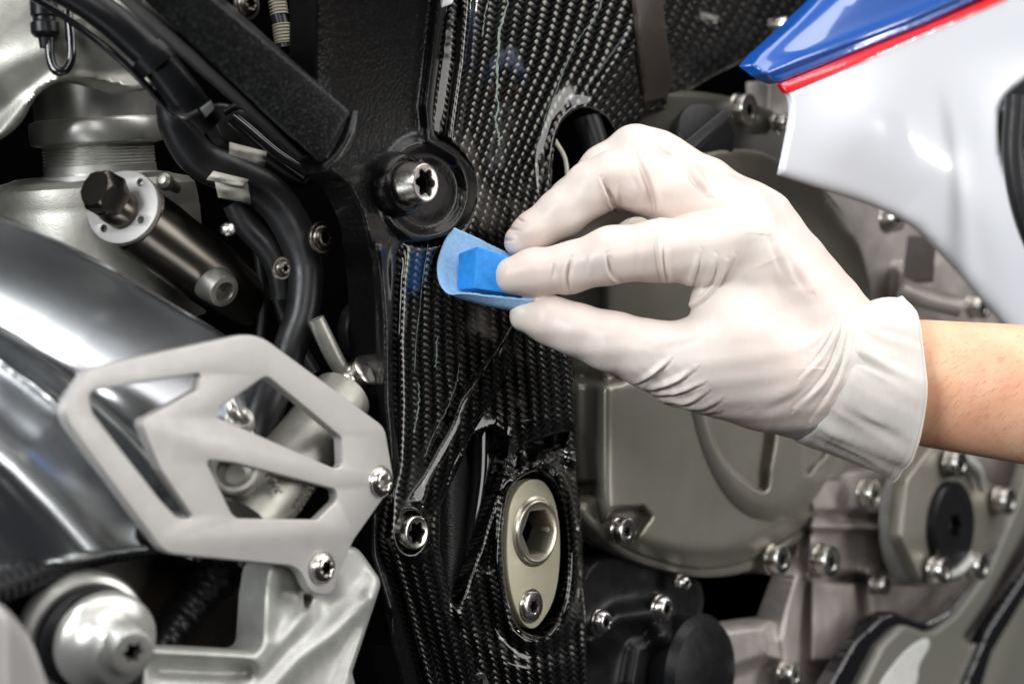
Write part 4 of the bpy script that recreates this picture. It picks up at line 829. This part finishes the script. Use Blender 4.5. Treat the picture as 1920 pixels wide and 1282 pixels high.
# lower corner of the opening hangs down
tt = np.repeat(np.arange(NR)/(NR-1), SEG); low = sstep(760, 880, v[:, 1]); v[:, 0] += -6*low*tt; v[:, 1] += 6*low*tt
f = [(j*SEG+i, j*SEG+(i+1) % SEG, (j+1)*SEG+(i+1) % SEG, (j+1)*SEG+i) for j in range(NR-1) for i in range(SEG)]
cuff = mk('cuff', Pn(v[:, 0], v[:, 1], v[:, 2]), f, M['cuff'], glove, None, 'loose open cuff of the glove', sharp=0)
md = cuff.modifiers.new('thick', 'SOLIDIFY'); md.thickness = 1.3*S; md.offset = -1
rim = v[-SEG:]; RS = 10; vv = []
for i in range(SEG):
    p = rim[i]; n = rim[i]-rim.mean(0); n /= np.linalg.norm(n); ax_ = np.array([1, 0, 0.0])
    for k in range(RS): a = 2*math.pi*k/RS; vv.append(p+2.1*(n*math.cos(a)+ax_*math.sin(a)))
vv = np.array(vv); f = [(i*RS+k, i*RS+(k+1) % RS, ((i+1) % SEG)*RS+(k+1) % RS, ((i+1) % SEG)*RS+k) for i in range(SEG) for k in range(RS)]
mk('rolled_rim', Pn(vv[:, 0], vv[:, 1], vv[:, 2]), f, M['cuff'], glove, None, sharp=0)

# forearm
v = []; NR2 = 60
AK = [(0, (1500, 705, 8)), (.2, (1660, 711, 14)), (.35, (1760, 722, 20)), (.55, (1920, 740, 30)), (1, (2300, 800, 60))]
def arm_ring(t):
    c = lerp3(AK, t); h_ = np.interp(t, [0, .1, .25, .4, .55, 1], [70, 98, 117, 124, 132, 165]); g_ = np.interp(t, [0, .2, .4, 1], [60, 76, 86, 130]); return c, h_, g_
for j in range(NR2):
    c, h_, g_ = arm_ring(j/(NR2-1))
    for i in range(96):
        th = 2*math.pi*i/96; v.append((c[0]-8*math.sin(th)*0-math.cos(th)*8, c[1]-h_*math.cos(th)*(1+.02*math.sin(th*2)), c[2]-g_*math.sin(th)))
v = np.array(v); f = [(j*96+i, j*96+(i+1) % 96, (j+1)*96+(i+1) % 96, (j+1)*96+i) for j in range(NR2-1) for i in range(96)]+[tuple(range(96))[::-1]]
arm = mk('forearm', Pn(v[:, 0], v[:, 1], v[:, 2]), f, M['skin'], per, None, 'bare tanned forearm', sharp=0)
# fine hairs, one mass
hb = MB(); rs = np.random.RandomState(11)
for n_ in range(520):
    t = rs.uniform(.26, .58); th = rs.uniform(-.12, 2.6); c, h_, g_ = arm_ring(t)
    x_ = c[0]-math.cos(th)*8; y_ = c[1]-h_*math.cos(th)*(1+.02*math.sin(th*2)); z_ = c[2]-g_*math.sin(th)
    nn = np.array([0, -math.cos(th), -math.sin(th)]); ln = rs.uniform(9, 20); dr = np.array([rs.uniform(-.9, -.3), rs.uniform(.2, .9), 0]); dr /= np.linalg.norm(dr)
    pts = []
    for k in range(4):
        s = k/3; q = np.array([x_, y_, z_])+dr*ln*s+nn*(.4+2.2*s*(1.6-s)); q[1] += 0; pts.append(q)
    # keep the hair on the round skin
    pv = [P(*q) for q in pts]; wdt = .2*S; vs = []; fs = []
    for k, q in enumerate(pv):
        w_ = wdt*(1-.8*k/3); vs += [q+Vector((0, 0, w_)), q+Vector((0, -w_, -w_*.5)), q+Vector((0, w_, -w_*.5))]
    for k in range(3):
        for e in range(3): fs.append((k*3+e, k*3+(e+1) % 3, k*3+3+(e+1) % 3, k*3+3+e))
    hb.add(vs, fs)
mk('arm_hair', hb.v, hb.f, M['hair'], arm, None, kind='stuff', sharp=0)

# ================================================================== SANDING BLOCK AND SHEET
b8 = [(857, 545, -66), (889, 541, -96), (895, 460, -92), (860, 474, -62), (888, 556, -30), (1002, 552, -66), (1004, 500, -60), (895, 455, -28)]
blk = None
def block():
    near = [(890, 541, -116), (1010, 560, -76), (1012, 500, -72), (895, 461, -112)]
    far = [(857, 543, -82), (975, 556, -34), (980, 496, -30), (859, 475, -80)]
    return hexa('sanding_block', near+far, M['blockL'], None, bev=3.4)
blk = block(); blk['label'] = 'small solid blue rubber block held under the index fingertip'; blk['category'] = 'sanding block'
rows = [[(851, 427, -66), (890, 444, -44), (930, 464, -28), (972, 484, -16), (1015, 505, -10)],
        [(833, 452, -78), (872, 470, -56), (920, 486, -36), (968, 502, -22), (1012, 522, -16)],
        [(820, 494, -88), (860, 506, -66), (910, 516, -44), (962, 527, -28), (1008, 540, -22)],
        [(823, 528, -98), (858, 538, -76), (910, 546, -54), (960, 553, -38), (1006, 560, -32)],
        [(836, 547, -104), (866, 559, -86), (910, 570, -66), (955, 578, -52), (1002, 582, -46)],
        [(848, 551, -112), (874, 560, -104), (912, 570, -88), (955, 577, -84), (1000, 580, -78)],
        [(860, 550, -122), (880, 550, -122), (915, 554, -110), (958, 558, -104), (1000, 562, -98)]]
R0 = np.array(rows, float); G1 = np.stack([cr(r, 10) for r in R0]); G2 = np.stack([cr(G1[:, i], 8) for i in range(G1.shape[1])], 1)
nr, nc = G2.shape[:2]; rg = np.random.RandomState(2); G2[0, :, 1] += rg.uniform(-.7, .7, nc); G2[-1, :, 1] += rg.uniform(-1.1, 1.1, nc); q = G2.reshape(-1, 3)
sheet = mk('sanding_sheet', Pn(q[:, 0], q[:, 1], q[:, 2]), [(j*nc+i, j*nc+i+1, (j+1)*nc+i+1, (j+1)*nc+i) for j in range(nr-1) for i in range(nc-1)], M['paper'], None, None,
           'pale blue sheet of sanding paper curled round the blue block', cat='sandpaper', sharp=0)
md = sheet.modifiers.new('thick', 'SOLIDIFY'); md.thickness = 2.4*S; md.offset = 0
